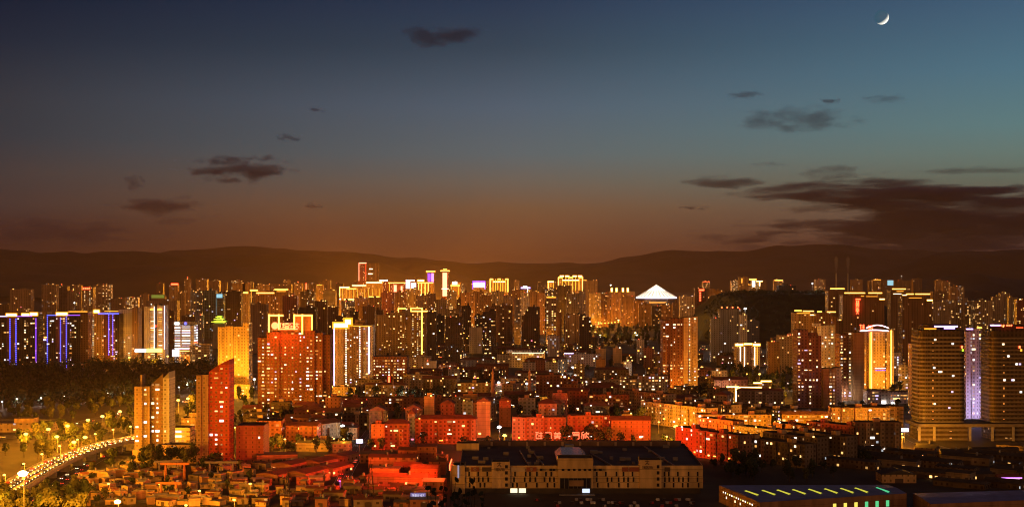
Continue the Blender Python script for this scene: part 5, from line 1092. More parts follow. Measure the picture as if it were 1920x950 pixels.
shed(586, 846, 22, 16, 6, 'shed', 0, ROOF, look='dark roofed market hall'); shed(640, 848, 12, 12, 6, 'heroP', 0, ROOFG, look='yellow lit end wall house'); shed(596, 824, 16, 12, 8, 'heroP', 0, ROOFG, look='yellow lit end wall house'); shed(648, 824, 17, 14, 9, 'heroP', 0, ROOF, look='yellow lit end wall house')
for px, py, w, d, h, sty, look in ((712, 868, 26, 10, 6, 'aptred', 'red market building'), (735, 878, 30, 12, 7, 'shedred', 'red market building'), (775, 870, 20, 10, 9, 'plainred', 'blank red market building'), (800, 872, 12, 14, 12, 'plainred', 'tall red market house'),
        (745, 912, 34, 10, 5.5, 'shedred', 'long red market shed'), (720, 896, 18, 10, 6, 'shedred', 'red market shed'), (762, 892, 16, 12, 6, 'plainred', 'red market shed'), (795, 900, 16, 12, 7, 'plainred', 'red market shed'), (820, 890, 10, 14, 8, 'plainred', 'red market shed'),
        (700, 932, 11, 8, 4.5, 'shed', 'brown market shed'), (735, 940, 10, 7, 4.0, 'shed', 'brown market shed'), (775, 934, 11, 8, 5, 'shedred', 'red market shed'), (812, 922, 12, 10, 6, 'plainred', 'red market shed'), (660, 925, 10, 7, 4.5, 'shed', 'brown market shed'),
        (625, 938, 11, 7, 4.5, 'shed', 'brown market shed'), (590, 930, 10, 8, 4.5, 'shed', 'brown market shed'), (560, 944, 9, 6, 4, 'shed', 'brown market shed'), (690, 950, 15, 8, 4, 'shed', 'brown market shed'), (795, 950, 15, 8, 4, 'shedred', 'red market shed')):
    shed(px, py, w, d, h, sty, R.choice((0, 4, -6)), R.choice((ROOFR, ROOFG, MATS['roof_sheet_rust'])), look=look, rise=R.uniform(.8, 2))
bd = thing('billboard', ground(784, 948), 'bluish lettered board on a roof low in front of the mall', 'billboard')
m = MB(); m.box(-4, 4, -.3, 0, 4.5, 7); m.build('lit_panel', emat('dull_blue_board', (.3, .25, .6), .5), bd)
for q in range(5): glyph(GL['abcdf'[q]], 1.1, emat('pale_char', (.8, .75, 1), 1.), bd, (-3.2+q*1.35, -.35, 5.2), 'sign_character')
for s in (-3, 3): m = MB(); m.bar((s, .1, 0), (s, .1, 4.6), .25); m.build('post', METAL, bd)
TARP = pmat('tarpaulin', (.5, .36, .2), .7, .35, .5)
nfill = 0; tries = 0
while nfill < 120 and tries < 6000:
    tries += 1
    px, py = R.uniform(128, 490), R.uniform(868, 950)
    if px < 250 and py < 905-(px-128)*.3: continue
    p = ground(px, py); w = R.uniform(3.2, 9.5); d = R.uniform(3, 7)
    if not free(p.x, p.y+d/2, max(w, d)*.42) or not off_road(p.x, p.y+d/2, 5): continue
    shed(px, py, w, d, R.uniform(2., 4.4), R.choice(('shed', 'plain', 'heroP', 'plainbrown', 'plain')), R.uniform(-35, 70), R.choice((ROOFG, ROOF, CONC, CONC, MATS['roof_sheet_rust'], TARP)), look=R.choice(('small yard shed', 'low yard hut', 'flat yard shed')), rise=R.uniform(.12, .9), name='yard_shed', door=R.random() < .5); nfill += 1
nfill = 0; tries = 0
while nfill < 46 and tries < 5000:
    tries += 1; px, py = R.uniform(488, 835), R.uniform(862, 952); p = ground(px, py); w = R.uniform(3, 8); d = R.uniform(3, 6)
    if not free(p.x, p.y+d/2, max(w, d)*.40) or not off_road(p.x, p.y+d/2, 3): continue
    shed(px, py, w, d, R.uniform(2.2, 5), R.choice(('shedred', 'plainred', 'plain', 'shed')), R.uniform(-30, 30), R.choice((ROOFG, ROOFR, MATS['roof_sheet_rust'], TARP, CONC)), look=R.choice(('small market hut', 'little red lit hut')), rise=R.uniform(.1, 1.), name='market_hut', door=R.random() < .5); nfill += 1
nfill = 0; tries = 0
while nfill < 30 and tries < 3000:      # sheds and row houses at the lower right
    tries += 1
    px, py = R.uniform(1560, 1930), R.uniform(842, 915)
    if px < 1700 and py > 880: continue
    p = ground(px, py); w = R.uniform(12, 34); d = R.uniform(7, 10)
    if not free(p.x, p.y+d/2, max(w, d)*.4) or not off_road(p.x, p.y+d/2, w*.3): continue
    shed(px, py, w, d, R.uniform(3, 5.5), R.choice(('aptdark', 'aptdim', 'shed')), R.choice((-38, -38, -42, 0)), ROOF, look=R.choice(('dark roofed row house', 'low long roof')), rise=R.uniform(1, 2.2), name='row_house'); nfill += 1

def gantry(px, py, span, h, yaw, label, mt=CRANE):
    p = ground(px, py); r = thing('gantry_crane', p, label, 'gantry crane', None, math.radians(yaw))
    for s in (-1, 1):
        for t in (-1, 1): m = MB(); m.bar((s*span/2, t*2.2, 0), (s*span/2, t*.5, h), .75); m.build('leg', mt, r)
        m = MB(); m.bar((s*span/2, -2.6, .3), (s*span/2, 2.6, .3), .7); m.build('bogie', mt, r)
    m = MB(); m.bar((-span/2-3, 0, h+.4), (span/2+3, 0, h+.4), .9, 1.3); m.build('beam', mt, r)
    m = MB(); m.box(-1, 1, -1.2, 1.2, h-1.2, h-.3); m.build('trolley', METAL, r)
    FOOT.append((p.x, p.y, span*.5)); return r
gantry(328, 900, 11, 9.5, 0, 'biggest orange gantry crane straddling the yard, its beam tilted')
gantry(316, 932, 8, 7.5, 0, 'orange gantry crane standing lowest in the yard'); gantry(316, 890, 11, 8, 20, 'thin legged gantry crane at the back of the yard beneath the annex', METAL)
gantry(415, 892, 14, 8, 0, 'wide thin gantry crane in front of the red tower', METAL)
def lattice(px, py, h, w, label, mt=METAL):
    p = ground(px, py); r = thing('lattice_mast', p, label, 'mast'); m = MB()
    for sx, sy in ((-1, -1), (1, -1), (1, 1), (-1, 1)): m.bar((sx*w/2, sy*w/2, 0), (sx*w*.12, sy*w*.12, h), .22)
    n = 9
    for j in range(n):
        a, b = 1-.88*j/n*1., 1-.88*(j+1)/n
        for (sx, sy), (tx, ty) in (((-1, -1), (1, -1)), ((1, -1), (1, 1)), ((1, 1), (-1, 1)), ((-1, 1), (-1, -1))):
            m.bar((sx*w/2*a, sy*w/2*a, h*j/n), (tx*w/2*b, ty*w/2*b, h*(j+1)/n), .12)
    m.build('lattice', mt, r); m = MB(); m.bar((0, 0, h), (0, 0, h+3), .12); m.build('antenna', mt, r)
lattice(695, 948, 22, 4, 'dark lattice mast rising among the red market roofs', pmat('mast_dark', (.05, .04, .035), .6)); lattice(539, 948, 16, 3.5, 'thin lattice mast among the brown market sheds', MATS['mast_dark'])
fp = thing('flag_pole', ground(737, 755), 'tall thin red lit pole before the very long red slab', 'pole'); m = MB(); m.tube([(0, 0, 0), (0, 0, 34)], [.45, .2]); m.build('pole', pmat('pole_paint', (.5, .3, .2), .5), fp); m = MB(); m.lathe([(.01, 34), (.5, 34.4), (.01, 34.9)], 8); m.build('finial', METAL, fp)

# ------------------------------------------------------------------ lamps
SOC, WHC = (1, .345, .014), (1, .88, .78)
def lamp_proto(h, mat, big=False):
    r = link('street_lamp', None); m = MB()
    m.tube([(0, 0, 0), (0, 0, h*.9), (0, -.5, h*.98), (0, -1.6, h)], [.16, .11, .09, .07]); m.build('pole', METAL, r)
    m = MB(); q = (1.2 if not big else 2.3) if h < 25 else 3.4
    m.lathe([(.01, h-.5*q), (.55*q, h-.35*q), (.7*q, h), (.4*q, h+.25*q), (.01, h+.35*q)], 10, (0, -1.6)); m.build('lamp_head', mat, r); return r
PROTO = {}
LAMPS = []
def lamp(px, py, h=11., col='s', power=40000, label='orange street lamp beside the road', group='street lamps', big=False, D=None, base=0):
    key = (round(h), col, big, power > 150000)
    if key not in PROTO: PROTO[key] = lamp_proto(h, (SODH if power > 150000 else SOD) if col == 's' else WHL, big); r = PROTO[key]
    else: r = copy_tree(PROTO[key])
    if key in PROTO and r is not PROTO[key]:
        for ch in list(r.children):
            if ch.type == 'LIGHT': bpy.data.objects.remove(ch)
    p = ground(px, py, h+base) if D is None else at(px, py, D)
    r.location = (p.x, p.y, p.z-h if D is not None else base)
    lamp_light('lamp_glow', r, (0, -1.6, h-(2.4 if h >= 25 else 1.35)-.5), SOC if col == 's' else WHC, power*(1.9 if col == 's' and power < 150000 else 1), .5)
    tag(r, label, 'street lamp', group); return r
for k_ in range(3, len(deck)-6, 4):
    q_ = deck[k_]; lamp((q_.x-CX*0)/q_.y*F+CX, HY+(H-VZ-9)/q_.y*F, 9, 's', 78000, 'orange lamp standing on the viaduct barrier', 'lamps of the viaduct', False, None, VZ)
GB = 'sodium street lamps along the boulevard'
for px, py in ((50, 812), (92, 803), (108, 817), (128, 797), (166, 786), (193, 779), (226, 770), (317, 752), (335, 749), (353, 746), (161, 818)): lamp(px, py, label='orange street lamp on the boulevard beyond the viaduct', group=GB, power=149000, big=True)
lamp(140, 827, 12, label='bright orange street lamp just above the viaduct', group='lamp above the viaduct', power=140000, big=True)
lamp(45, 885, 30, label='largest glaring orange mast lamp beside the viaduct, above the golden trees', group='mast lamp by the viaduct', power=420000, big=True)
lamp(222, 938, 13, label='glaring orange mast lamp over the loop road at the bottom', group='mast lamp by the loop road', power=200000, big=True)
for px, py in ((5, 752), (33, 747), (78, 745), (121, 742), (161, 738), (203, 736), (231, 734), (336, 725), (352, 717), (368, 712)): lamp(px, py, 8, 'w', 3500, 'small white lamp along the edge of the dark wood', 'white lamps along the wood')
for px, py in ((243, 669.5), (280, 668.5), (315, 667)): lamp(px, py, 14, 's', 60000, 'orange lamp in front of the glowing billboards above the wood', 'orange lamps before the billboards', True)
for px, py in ((452, 731), (457, 722), (470, 716), (545, 742), (560, 760), (614, 730), (607, 707), (622, 724)): lamp(px, py, 10, 's', 14000, 'orange lamp on the road around the red sign tower', 'lamps around the sign tower', big=True)
for px, py in ((535, 822), (590, 822), (645, 822), (432, 826), (441, 800)): lamp(px, py, 9, 's', 30000, 'orange lamp lighting a yellow end wall by the market', 'lamps by the yellow end walls')
for px, py in ((300, 905), (375, 918), (440, 935), (205, 905), (350, 945), (470, 905)): lamp(px, py, 7, 's', 9000, 'small orange lamp in the cluttered yard', 'yard lamps')  # lamps added to light up the yard
for px, py, pw in ((643, 797, 12000), (1112, 779, 16000), (936, 799, 6000)): lamp(px, py, 13, 'w', pw, 'cold white flood lamp among the red lit roofs', 'white lamps of the red quarter', True)
for px, py in ((935, 716), (952, 717), (988, 718)): lamp(px, py, 13, 'w', 9000, 'white lamp near the minarets', 'white lamps near the minarets', True)
for px, py in ((1266, 798), (1224, 772), (1245, 784), (1235, 790), (1360, 809), (1415, 807), (1300, 818), (1320, 822), (1274, 812)): lamp(px, py, 9, 's', 42000, 'orange lamp in the street between the slanting slabs', 'lamps between the slanting slabs', px in (1266, 1360))
for i in range(16): lamp(1122+i*6.2, 606.5-i*.55, 10, 's', 70000, 'orange lamp in the long far row below the cone pavilion', 'far row of road lamps', True)
for px, py in ((1173, 594), (1232, 591), (1240, 595), (1252, 595), (1240, 583), (1330, 573), (1301, 583)): lamp(px, py, 14, 's', 80000, 'orange lamp at the junction below the cone pavilion', 'lamps at the far junction', True)
for px, py in ((1432, 598), (1428, 604), (1434, 612), (1440, 618), (1446, 622), (1451, 626), (1456, 630), (1460, 634), (1484, 622), (1492, 625)): lamp(px, py, 12, 's', 110000, 'orange lamp climbing the hill road', 'lamps of the hill road', px == 1432)
lamp(1397, 578, 45, 'w', 90000, 'tall cold white mast lamp before the wooded hill', 'white mast lamps of the hill', True, D=2200.); lamp(1424, 628, 20, 'w', 30000, 'cold white mast lamp near the gold columned block', 'white mast lamp near columns', True)
for px, py, lb in ((1523, 531, 'white mast lamp standing on the wooded hill ridge'), (1690, 517, 'white floodlight on the far right hillside site'), (1145, 534, 'white floodlight on a far roof before the cone pavilion'), (638, 560, 'white floodlight below the gold rimmed hall'), (140, 567, 'white floodlight above the blue lit flats')):
    lamp(px, py, 14, 'w', 60000, lb, lb[:30], True, D={1523: 2700., 1690: 6000., 1145: 2950., 638: 2600., 140: 2800.}[px])
for px, py in ((1370, 717), (1600, 712), (1686, 622), (1640, 780), (1683, 805), (1690, 812), (1692, 818), (1540, 780), (1452, 790), (1400, 700), (1500, 730)): lamp(px, py, 10, 's', 60000, 'orange lamp among the slabs below the gold lined tower', 'lamps below the gold lined tower')
lb = lamp(1660, 768, 12, 'w', 26000, 'white violet shopfront lamp before the violet office', 'violet office lamp')
for ch in lb.children:
    if ch.type == 'LIGHT': ch.data.color = (.72, .58, 1)
for i in range(84):
    D_ = R.uniform(2500, 4800) if i < 60 else R.uniform(3500, 4300); p = at(R.uniform(470, 1400) if i < 60 else R.uniform(600, 970), HY+F*108/D_, D_)  # later ones are added at the centre to make the haze glow
    lamp(p.x/D_*F+CX, HY+F*108/D_, 12, 's', 320000, 'orange street lamp far off between the distant towers', 'far off street lamps', True)
for i in range(10):  # unseen lamps added behind the far towers to light the haze
    D_ = R.uniform(6060, 6400); px = R.gauss(765, 55) if i < 9 else R.uniform(560, 1100)
    lamp(px, HY+F*108/D_, 12, 's', 11000000 if i < 9 else 2500000, 'orange street lamp in the farthest bright quarter of the town', 'lamps of the farthest quarter', True)
# small street lamps through the old town and the farther quarters
ns = 0; tries = 0
while ns < 130 and tries < 3000:
    tries += 1
    px, py = R.uniform(430, 1700), R.choice((R.uniform(586, 640), R.uniform(600, 700), R.uniform(640, 730), R.uniform(720, 820)))
    p = ground(px, py+6)
    if not free(p.x, p.y, 3.5): continue
    lamp(px, py, 8, R.choice('sssw') if py < 740 else 's', (12000 if py > 640 else 60000), 'small street lamp glowing somewhere between the roofs of the town', 'small lamps between the roofs', py < 700 or R.random() < .4); ns += 1
for px, py, lb2 in ((1696, 806, 'bluish white billboard at the plaza street beside the banded tower'), (1300, 806, 'small violet lit billboard by the slanting street'), (674, 827, 'violet white billboard on a pole at the market street')):
    p = ground(px, py, 9); r = thing('billboard', (p.x, p.y, 0), lb2, 'billboard'); w = 5.5 if px == 1696 else 4.2
    m = MB(); m.box(-w/2, w/2, -.3, .3, 8, 10.4); m.build('lit_panel', emat('billboard_violet', (.72, .68, 1), 5), r); m = MB(); m.bar((0, 0, 0), (0, 0, 8), .4); m.build('post', METAL, r)
# garage neon by the market street: purple sign, pink canopy
r = thing('neon_kiosk', ground(648, 912), 'magenta lit kiosk beside the market street', 'kiosk'); m = MB(); m.box(-3.5, 3.5, 0, 4, 0, 3.4); m.build('wall', pmat('kiosk_wall', (.5, .3, .5), .6), r); m = MB(); m.box(-4, 4, -1.5, 4.4, 3.42, 3.8); m.build('canopy', METAL, r)
strip_h(r, -3.6, 3.6, 3.6, -1.5, emat('magenta_neon', (1, .12, .8), 4), .5, 'neon_tube'); lamp_light('neon_glow', r, (0, -2.5, 3), (1, .25, .9), 2500, .4)
# unseen fill lights added to brighten single facades
for nm, px, D_, z, col, pw in (('yellow_tower', 446, 1372., 6, (1, .46, .04), 430000), ('gold_lined_tower', 1650, 1480., 10, (1, .44, .05), 260000), ('brown_tower', 1296, 1425., 8, (1, .40, .03), 90000), ('violet_tower', 1828, 1172., 8, (.75, .6, 1), 42000), ('gold_outlined_hall', 1404, 1330., 4, (1, .55, .1), 20000)):
    o = bpy.data.objects[nm]; lamp_light('fill_light', o, (0, -14 if nm == 'yellow_tower' else -9, z), col, pw, 1.)
# ------------------------------------------------------------------ cars
def car_proto(paint, on=True):
    r = link('car', None); m = MB()
    pr = [(-2.1, .35), (2.1, .35), (2.15, .8), (1.2, .95), (.55, 1.45), (-1.2, 1.45), (-1.9, .98), (-2.15, .9)]
    for y, s in ((-.85, 1), (.85, -1)): m.face([(x, y, z) for x, z in pr][::s])
    for (a, b), (c, d) in zip(pr, pr[1:]+pr[:1]): m.face([(a, .85, b), (c, .85, d), (c, -.85, d), (a, -.85, b)])
    m.build('body', paint, r)
    for y in (-.87, .87): g_ = MB(); g_.face([(x, y, z) for x, z in ((-1.5, 1.0), (.95, 1.0), (.5, 1.38), (-1.1, 1.38))]); g_.build('window_glass', DG, r)
    for x in (-1.3, 1.3):
        for y in (-.8, .8):
            w = MB(); w.tube([(x, y-.1, .33), (x, y+.1, .33)], .33, 10); w.build('wheel', pmat('tyre', (.02, .02, .02), .9), r)
    for y in (-.6, .6):
        h = MB(); h.box(2.1, 2.24, y-.20, y+.20, .55, .80); h.build('headlight', emat('headlight', (1, .74, .40), 9, False) if on else pmat('lamp_glass', (.5, .5, .48), .2), r)
        t = MB(); t.box(-2.24, -2.1, y-.2, y+.2, .6, .8); t.build('tail_light', emat('tail_light', (1, .05, .02), 6, False) if on else pmat('tail_glass', (.2, .02, .02), .2), r)
    return r
CP = [car_proto(pmat('car_'+n, c, .35, .05, .3, 0, .5), on) for on in (True, False) for n, c in (('white', (.7, .7, .7)), ('black', (.03, .03, .035)), ('silver', (.4, .4, .42)), ('red', (.35, .04, .03)))]
used = set()
def put_car(p, ang, label, group, on=True):
    i = R.randrange(4)+(0 if on else 4); c = CP[i] if i not in used else copy_tree(CP[i]); used.add(i)
    c.location = p; c.rotation_euler = (0, 0, ang); return tag(c, label, 'car', group)
def along(path, off, s):
    acc = 0
    for a, b in zip(path, path[1:]):
        L_ = (b-a).length
        if acc+L_ > s:
            d = (b-a).normalized(); return a+(b-a)*((s-acc)/L_)+Vector((-d.y, d.x, 0))*off, math.atan2(d.y, d.x)
        acc += L_
    return None
for off, back in ((4.6, 1), (.2, 1), (-4.4, 1)):
    s = R.uniform(20, 28)
    while True:
        q = along([Vector((p.x, p.y, VZ+.01)) for p in deck], off, s)
        if q is None or q[0].x > -235: break
        put_car(q[0], q[1]+(math.pi if back else 0), 'car with headlights on in the stream of traffic crossing the viaduct', 'cars on the viaduct'); s += R.uniform(6.0, 9.0)
for off in (-2.2, 2.2):
    s = 60
    while True:
        q = along(lower_road, off, s)
        if q is None: break
        put_car(q[0]+Vector((0, 0, .04)), q[1]+(math.pi if off > 0 else 0), 'car on the slip road below the viaduct', 'cars on the slip road'); s += R.uniform(14, 30)
for off in (-6, -2.5, 2.5, 6):
    s = 40
    while True:
        q = along(boulevard, off, s)
        if q is None: break
        put_car(q[0]+Vector((0, 0, .04)), q[1]+(math.pi if off > 0 else 0), 'car on the lamp lit boulevard', 'cars on the boulevard'); s += R.uniform(25, 70)
for k_ in range(14): 
    q = along(street, R.choice((-2, 2)), 8+k_*9)
    if q: put_car(q[0]+Vector((0, 0, .04)), q[1]+math.pi/2*0, 'car queued along the narrow market street', 'cars in the market street')
for i in range(44):
    p = ground(1000+R.uniform(0, 300), R.choice((938, 944, 950))); put_car((p.x, p.y, .01), math.pi/2+R.uniform(-.05, .05), 'car parked in the dark lot before the mall', 'cars parked before the mall', False)
for c in CP: pass

# ------------------------------------------------------------------ trees
def crown_mesh(seed, r, h, n, leaf, mat, z0=0., blobs=9):
    q = random.Random(seed); m = MB(); B_ = []
    for _ in range(blobs):
        a = q.uniform(0, 6.28); d = q.uniform(0, r*.6); B_.append((d*math.cos(a), d*math.sin(a), z0+q.uniform(h*.15, h*.85), q.uniform(.35, .6)*r))
    for _ in range(n):
        x, y, z, rr = q.choice(B_)
        v = Vector((q.gauss(0, 1), q.gauss(0, 1), q.gauss(0, 1))).normalized()*rr*q.uniform(.7, 1.08)
        c = Vector((x, y, z))+v; nn = (v.normalized()+Vector((q.uniform(-.7, .7), q.uniform(-.7, .7), q.uniform(-.2, .8)))).normalized()
        t = nn.orthogonal().normalized(); b = nn.cross(t); s = leaf*q.uniform(.5, 1.2); a = q.uniform(0, 6.28)
        u = t*math.cos(a)+b*math.sin(a); w = nn.cross(u)
        m.face([c+u*s, c+w*s*.6, c-u*s, c-w*s*.6])
    return m.mesh('crown', [mat])
def tree_proto(seed, h, r, mat, n=520, leaf=.75):
    t = link('tree', None); m = MB()
    m.tube([(0, 0, 0), (.1, 0, h*.3), (0, .1, h*.6)], [.28, .2, .1], 7)
    for k_ in range(5):
        a = k_*1.3+seed; m.tube([(0, 0, h*(.28+.06*k_)), (math.cos(a)*r*.35, math.sin(a)*r*.35, h*(.5+.06*k_)), (math.cos(a)*r*.6, math.sin(a)*r*.6, h*(.62+.07*k_))], [.12, .08, .03], 5)
    m.build('trunk', BARK, t); link('crown', crown_mesh(seed, r, h*.75, n, leaf, mat, h*.25), t); return t
TP = [tree_proto(i, hh, rr, mt) for i, (hh, rr, mt) in enumerate(((9, 3.6, LEAF), (11, 4.0, LEAF2), (8, 3.4, LEAF3), (12, 3.2, LEAF)))]
tused = set()
FARTREES = MB(); FT = [crown_mesh(20+i, 3.6, 7.5, 170, 1.0, LEAF, 1.8) for i in range(3)]
def far_tree(px, py, sc_):
    p = ground(px, py); me = R.choice(FT); a = R.uniform(0, 6.28); c_, s_ = math.cos(a)*sc_, math.sin(a)*sc_
    vv = [(p.x+v.co.x*c_-v.co.y*s_, p.y+v.co.x*s_+v.co.y*c_, v.co.z*sc_) for v in me.vertices]
    for q_ in me.polygons: FARTREES.face([vv[i] for i in q_.vertices])
    FARTREES.tube([(p.x, p.y, 0), (p.x, p.y, 5*sc_)], [.3, .12], 5, 1); FOOT.append((p.x, p.y, 2.5))
def put_tree(px, py, label, group, sc_=1., i=None):
    p = ground(px, py); i = R.randrange(4) if i is None else i
    t = TP[i] if i not in tused else copy_tree(TP[i]); tused.add(i)
    t.location = (p.x, p.y, 0); t.rotation_euler = (0, 0, R.uniform(0, 6.28)); t.scale = (sc_, sc_, sc_*R.uniform(.9, 1.15)); FOOT.append((p.x, p.y, 2.5)); return tag(t, label, 'tree', group)
for px, py in ((270, 880), (285, 885), (298, 876), (312, 880), (322, 872), (350, 880), (362, 876), (386, 888), (396, 880), (405, 884), (340, 872), (280, 868), (303, 866)): put_tree(px, py, 'dark tree at the feet of the two slant roofed towers', 'trees by the slant roofed towers', R.uniform(1.1, 1.5))
for px, py in ((1040, 826), (1110, 832), (1122, 836), (1130, 830), (1140, 834), (1062, 830)): put_tree(px, py, 'tree before the red washed blocks by the rooftop letters', 'trees by the rooftop letters', 1.2)
for px, py in ((1155, 790), (1160, 796), (1186, 800), (1192, 806), (1200, 798), (1178, 806)): put_tree(px, py, 'dark round tree between the slanting slabs', 'trees between the slanting slabs', 1.35)
for i in range(30): far_tree(R.uniform(640, 870), R.uniform(728, 752), R.uniform(.9, 1.4))
for i in range(80):
    px, py = R.uniform(1312, 1500), R.uniform(694, 752)
    if 1352 < px < 1456 and py > 728: continue
    if not free(ground(px, py).x, ground(px, py).y, 3): continue
    far_tree(px, py, R.uniform(.9, 1.4))
for i in range(150):
    px, py = R.uniform(1095, 1250), R.uniform(612, 650); p = ground(px, py)
    if free(p.x, p.y, 2) and off_road(p.x, p.y, 5): far_tree(px, py, R.uniform(.9, 1.5))
nt = 0; tries = 0
while nt < 150 and tries < 3000:
    tries += 1; px, py = R.uniform(630, 1700), R.uniform(655, 850); p = ground(px, py)
    if not free(p.x, p.y, 1.2) or not off_road(p.x, p.y, 2): continue
    far_tree(px, py, R.uniform(.7, 1.15)); nt += 1
for (xa, xb, ya, yb, cnt, lb, gr) in ((316, 475, 738, 800, 34, 'dark tree behind the slant roofed towers', 'trees behind the slant roofed towers'), (470, 720, 772, 850, 40, 'dark tree among low roofs beneath the red sign tower', 'trees beneath the red sign tower'), (130, 480, 868, 950, 30, 'scrubby tree between the yard sheds', 'trees of the yard'), (1330, 1640, 850, 905, 20, 'dark tree in the unlit ground behind the skylight hall', 'trees behind the skylight hall')):
    c_ = 0; tries = 0
    while c_ < cnt and tries < 2500:
        tries += 1; px, py = R.uniform(xa, xb), R.uniform(ya, yb); p = ground(px, py)
        if not free(p.x, p.y, 1.6) or not off_road(p.x, p.y, 2): continue
        put_tree(px, py, lb, gr, R.uniform(.45, .8) if 'yard' in lb else R.uniform(.7, 1.2)); c_ += 1
nt = 0; tries = 0
while nt < 98 and tries < 4000:
    tries += 1; px, py = R.uniform(-20, 260), R.uniform(752, 868); p = ground(px, py)
    if not off_road(p.x, p.y, 3.5) or not free(p.x, p.y, 2): continue
    put_tree(px, py, 'dark roadside tree between the boulevard and the viaduct', 'trees along the boulevard', R.uniform(.8, 1.25)); nt += 1
for i in range(34): put_tree(R.uniform(-20, 165), R.uniform(948, 992), 'golden lamp lit tree in the thicket at the foot of the viaduct', 'golden trees below the viaduct', R.uniform(1.0, 1.35), R.choice((1, 1, 3)))
for i in range(12): put_tree(R.uniform(1370, 1440), R.uniform(872, 905), 'dark tree beside the skylight hall', 'trees beside the skylight hall', R.uniform(.8, 1.2))
kind(FARTREES.build('distant_trees', [LEAF3, BARK]), 'stuff')
# the wood at the left: one mass
wd = MB(); q = random.Random(5)
for i in range(1000):
    py = 762-76*(i/1000)+q.uniform(-4, 4); px = q.uniform(-60, 415); D_ = dist(min(764, max(684, py))); 
    if px > 245 and py > 735: continue
    x, y = (px-CX)/F*D_, D_; h = q.uniform(8, 15)
    rr = q.uniform(4, 7)
    if not off_road(x, y, 8): continue
    for _ in range(46):
        v = Vector((q.gauss(0, 1), q.gauss(0, 1), q.gauss(0, 1))).normalized(); c = Vector((x, y, h*.6))+Vector((v.x*rr, v.y*rr, v.z*h*.45))*q.uniform(.6, 1.05)
        u = Vector((q.gauss(0, 1), q.gauss(0, 1), q.gauss(0, 1))).normalized(); w = v.cross(u).normalized(); s = q.uniform(.8, 1.7)
        wd.face([c+u*s, c+w*s*.7, c-u*s, c-w*s*.7])
kind(wd.build('woodland', LEAF3), 'stuff')
wd = MB()
for i in range(700):
    y = q.uniform(2380, 2900); px = q.uniform(1320, 1600); x = (px-CX)/F*y; z = town_hill(x, y)
    if z < 1: continue
    rr = q.uniform(2.5, 5)
    for _ in range(22):
        v = Vector((q.gauss(0, 1), q.gauss(0, 1), q.gauss(0, 1))).normalized(); c = Vector((x, y, z+2))+v*rr*q.uniform(.5, 1)
        u = Vector((q.gauss(0, 1), q.gauss(0, 1), q.gauss(0, 1))).normalized(); w = v.cross(u).normalized(); s = q.uniform(.8, 1.6)
        wd.face([c+u*s, c+w*s*.7, c-u*s, c-w*s*.7])
kind(wd.build('hill_wood', LEAF3), 'stuff')
# the shrub close to the viewer
sb = thing('shrub', (0, 0, 0), 'dark leafy shrub twigs close to the viewer, silhouetted against the mall', 'shrub')
D_ = 20.; tw = MB(); lf = MB(); q = random.Random(3)
base = Vector(((852-CX)/F*D_, D_, own_hill(-.8, D_)-.1)); sb.location = base
for i in range(26):
    tip = at(q.gauss(852, 22) if i > 3 else (800, 872, 880, 838)[i], q.uniform(903, 948), D_+q.uniform(-.5, .5))-base
    a = Vector((q.uniform(-.1, .1), q.uniform(-.1, .1), 0)); mid = (a+tip)/2+Vector((q.uniform(-.05, .05), q.uniform(-.05, .05), .1))
    tw.tube([a, mid, tip], [.016, .010, .004], 5)
    for k_ in range(20):
        t = q.uniform(.25, 1.02); c = (mid+(tip-mid)*(t-.5)*2 if t > .5 else a+(mid-a)*t*2)+Vector((q.uniform(-.05, .05), q.uniform(-.05, .05), q.uniform(-.05, .05)))
        u = Vector((q.gauss(0, 1), q.gauss(0, .6), q.gauss(0, 1))).normalized(); w = u.cross(Vector((q.uniform(-.4, .4), 1, q.uniform(-.4, .4)))).normalized(); s = q.uniform(.03, .056)
        lf.face([c-u*s, c-u*s*.3+w*s*.62, c+u*s*.5+w*s*.5, c+u*s*1.2, c+u*s*.5-w*s*.5, c-u*s*.3-w*s*.62])
tw.build('stem', BARK, sb); lf.build('foliage', LEAF3, sb)

# far chimneys with thin smoke
for px, wd_ in ((1568, 1), (1590, 2)):
    D_ = 6100.; p = at(px, 512, D_); r = thing('chimney', (p.x, p.y, 0), ('first' if wd_ == 1 else 'second')+' thin smoking chimney on the dark far hillside', 'chimney'); m = MB(); m.tube([(0, 0, 0), (0, 0, p.z)], [3.5, 2.2], 10); m.build('stack', CONC, r)
    m = MB(); m.lathe([(.01, 0), (2.5, 2), (7, 30), (9, 62), (3, 74), (.01, 76)], 12)
    sm = m.build('smoke', None or pmat('smoke_tmp', (.5, .5, .5)), None, (p.x, p.y, p.z)); kind(sm, 'stuff')
    if 'smoke_vol' not in bpy.data.materials:
        vm = bpy.data.materials.new('smoke_vol'); vm.use_nodes = True; vn = vm.node_tree.nodes; vn.clear(); v = vn.new('ShaderNodeVolumePrincipled'); v.inputs['Density'].default_value = .012; v.inputs['Color'].default_value = (.8, .75, .75, 1); o = vn.new('ShaderNodeOutputMaterial'); vm.node_tree.links.new(v.outputs[0], o.inputs['Volume'])
    sm.data.materials[0] = bpy.data.materials['smoke_vol']

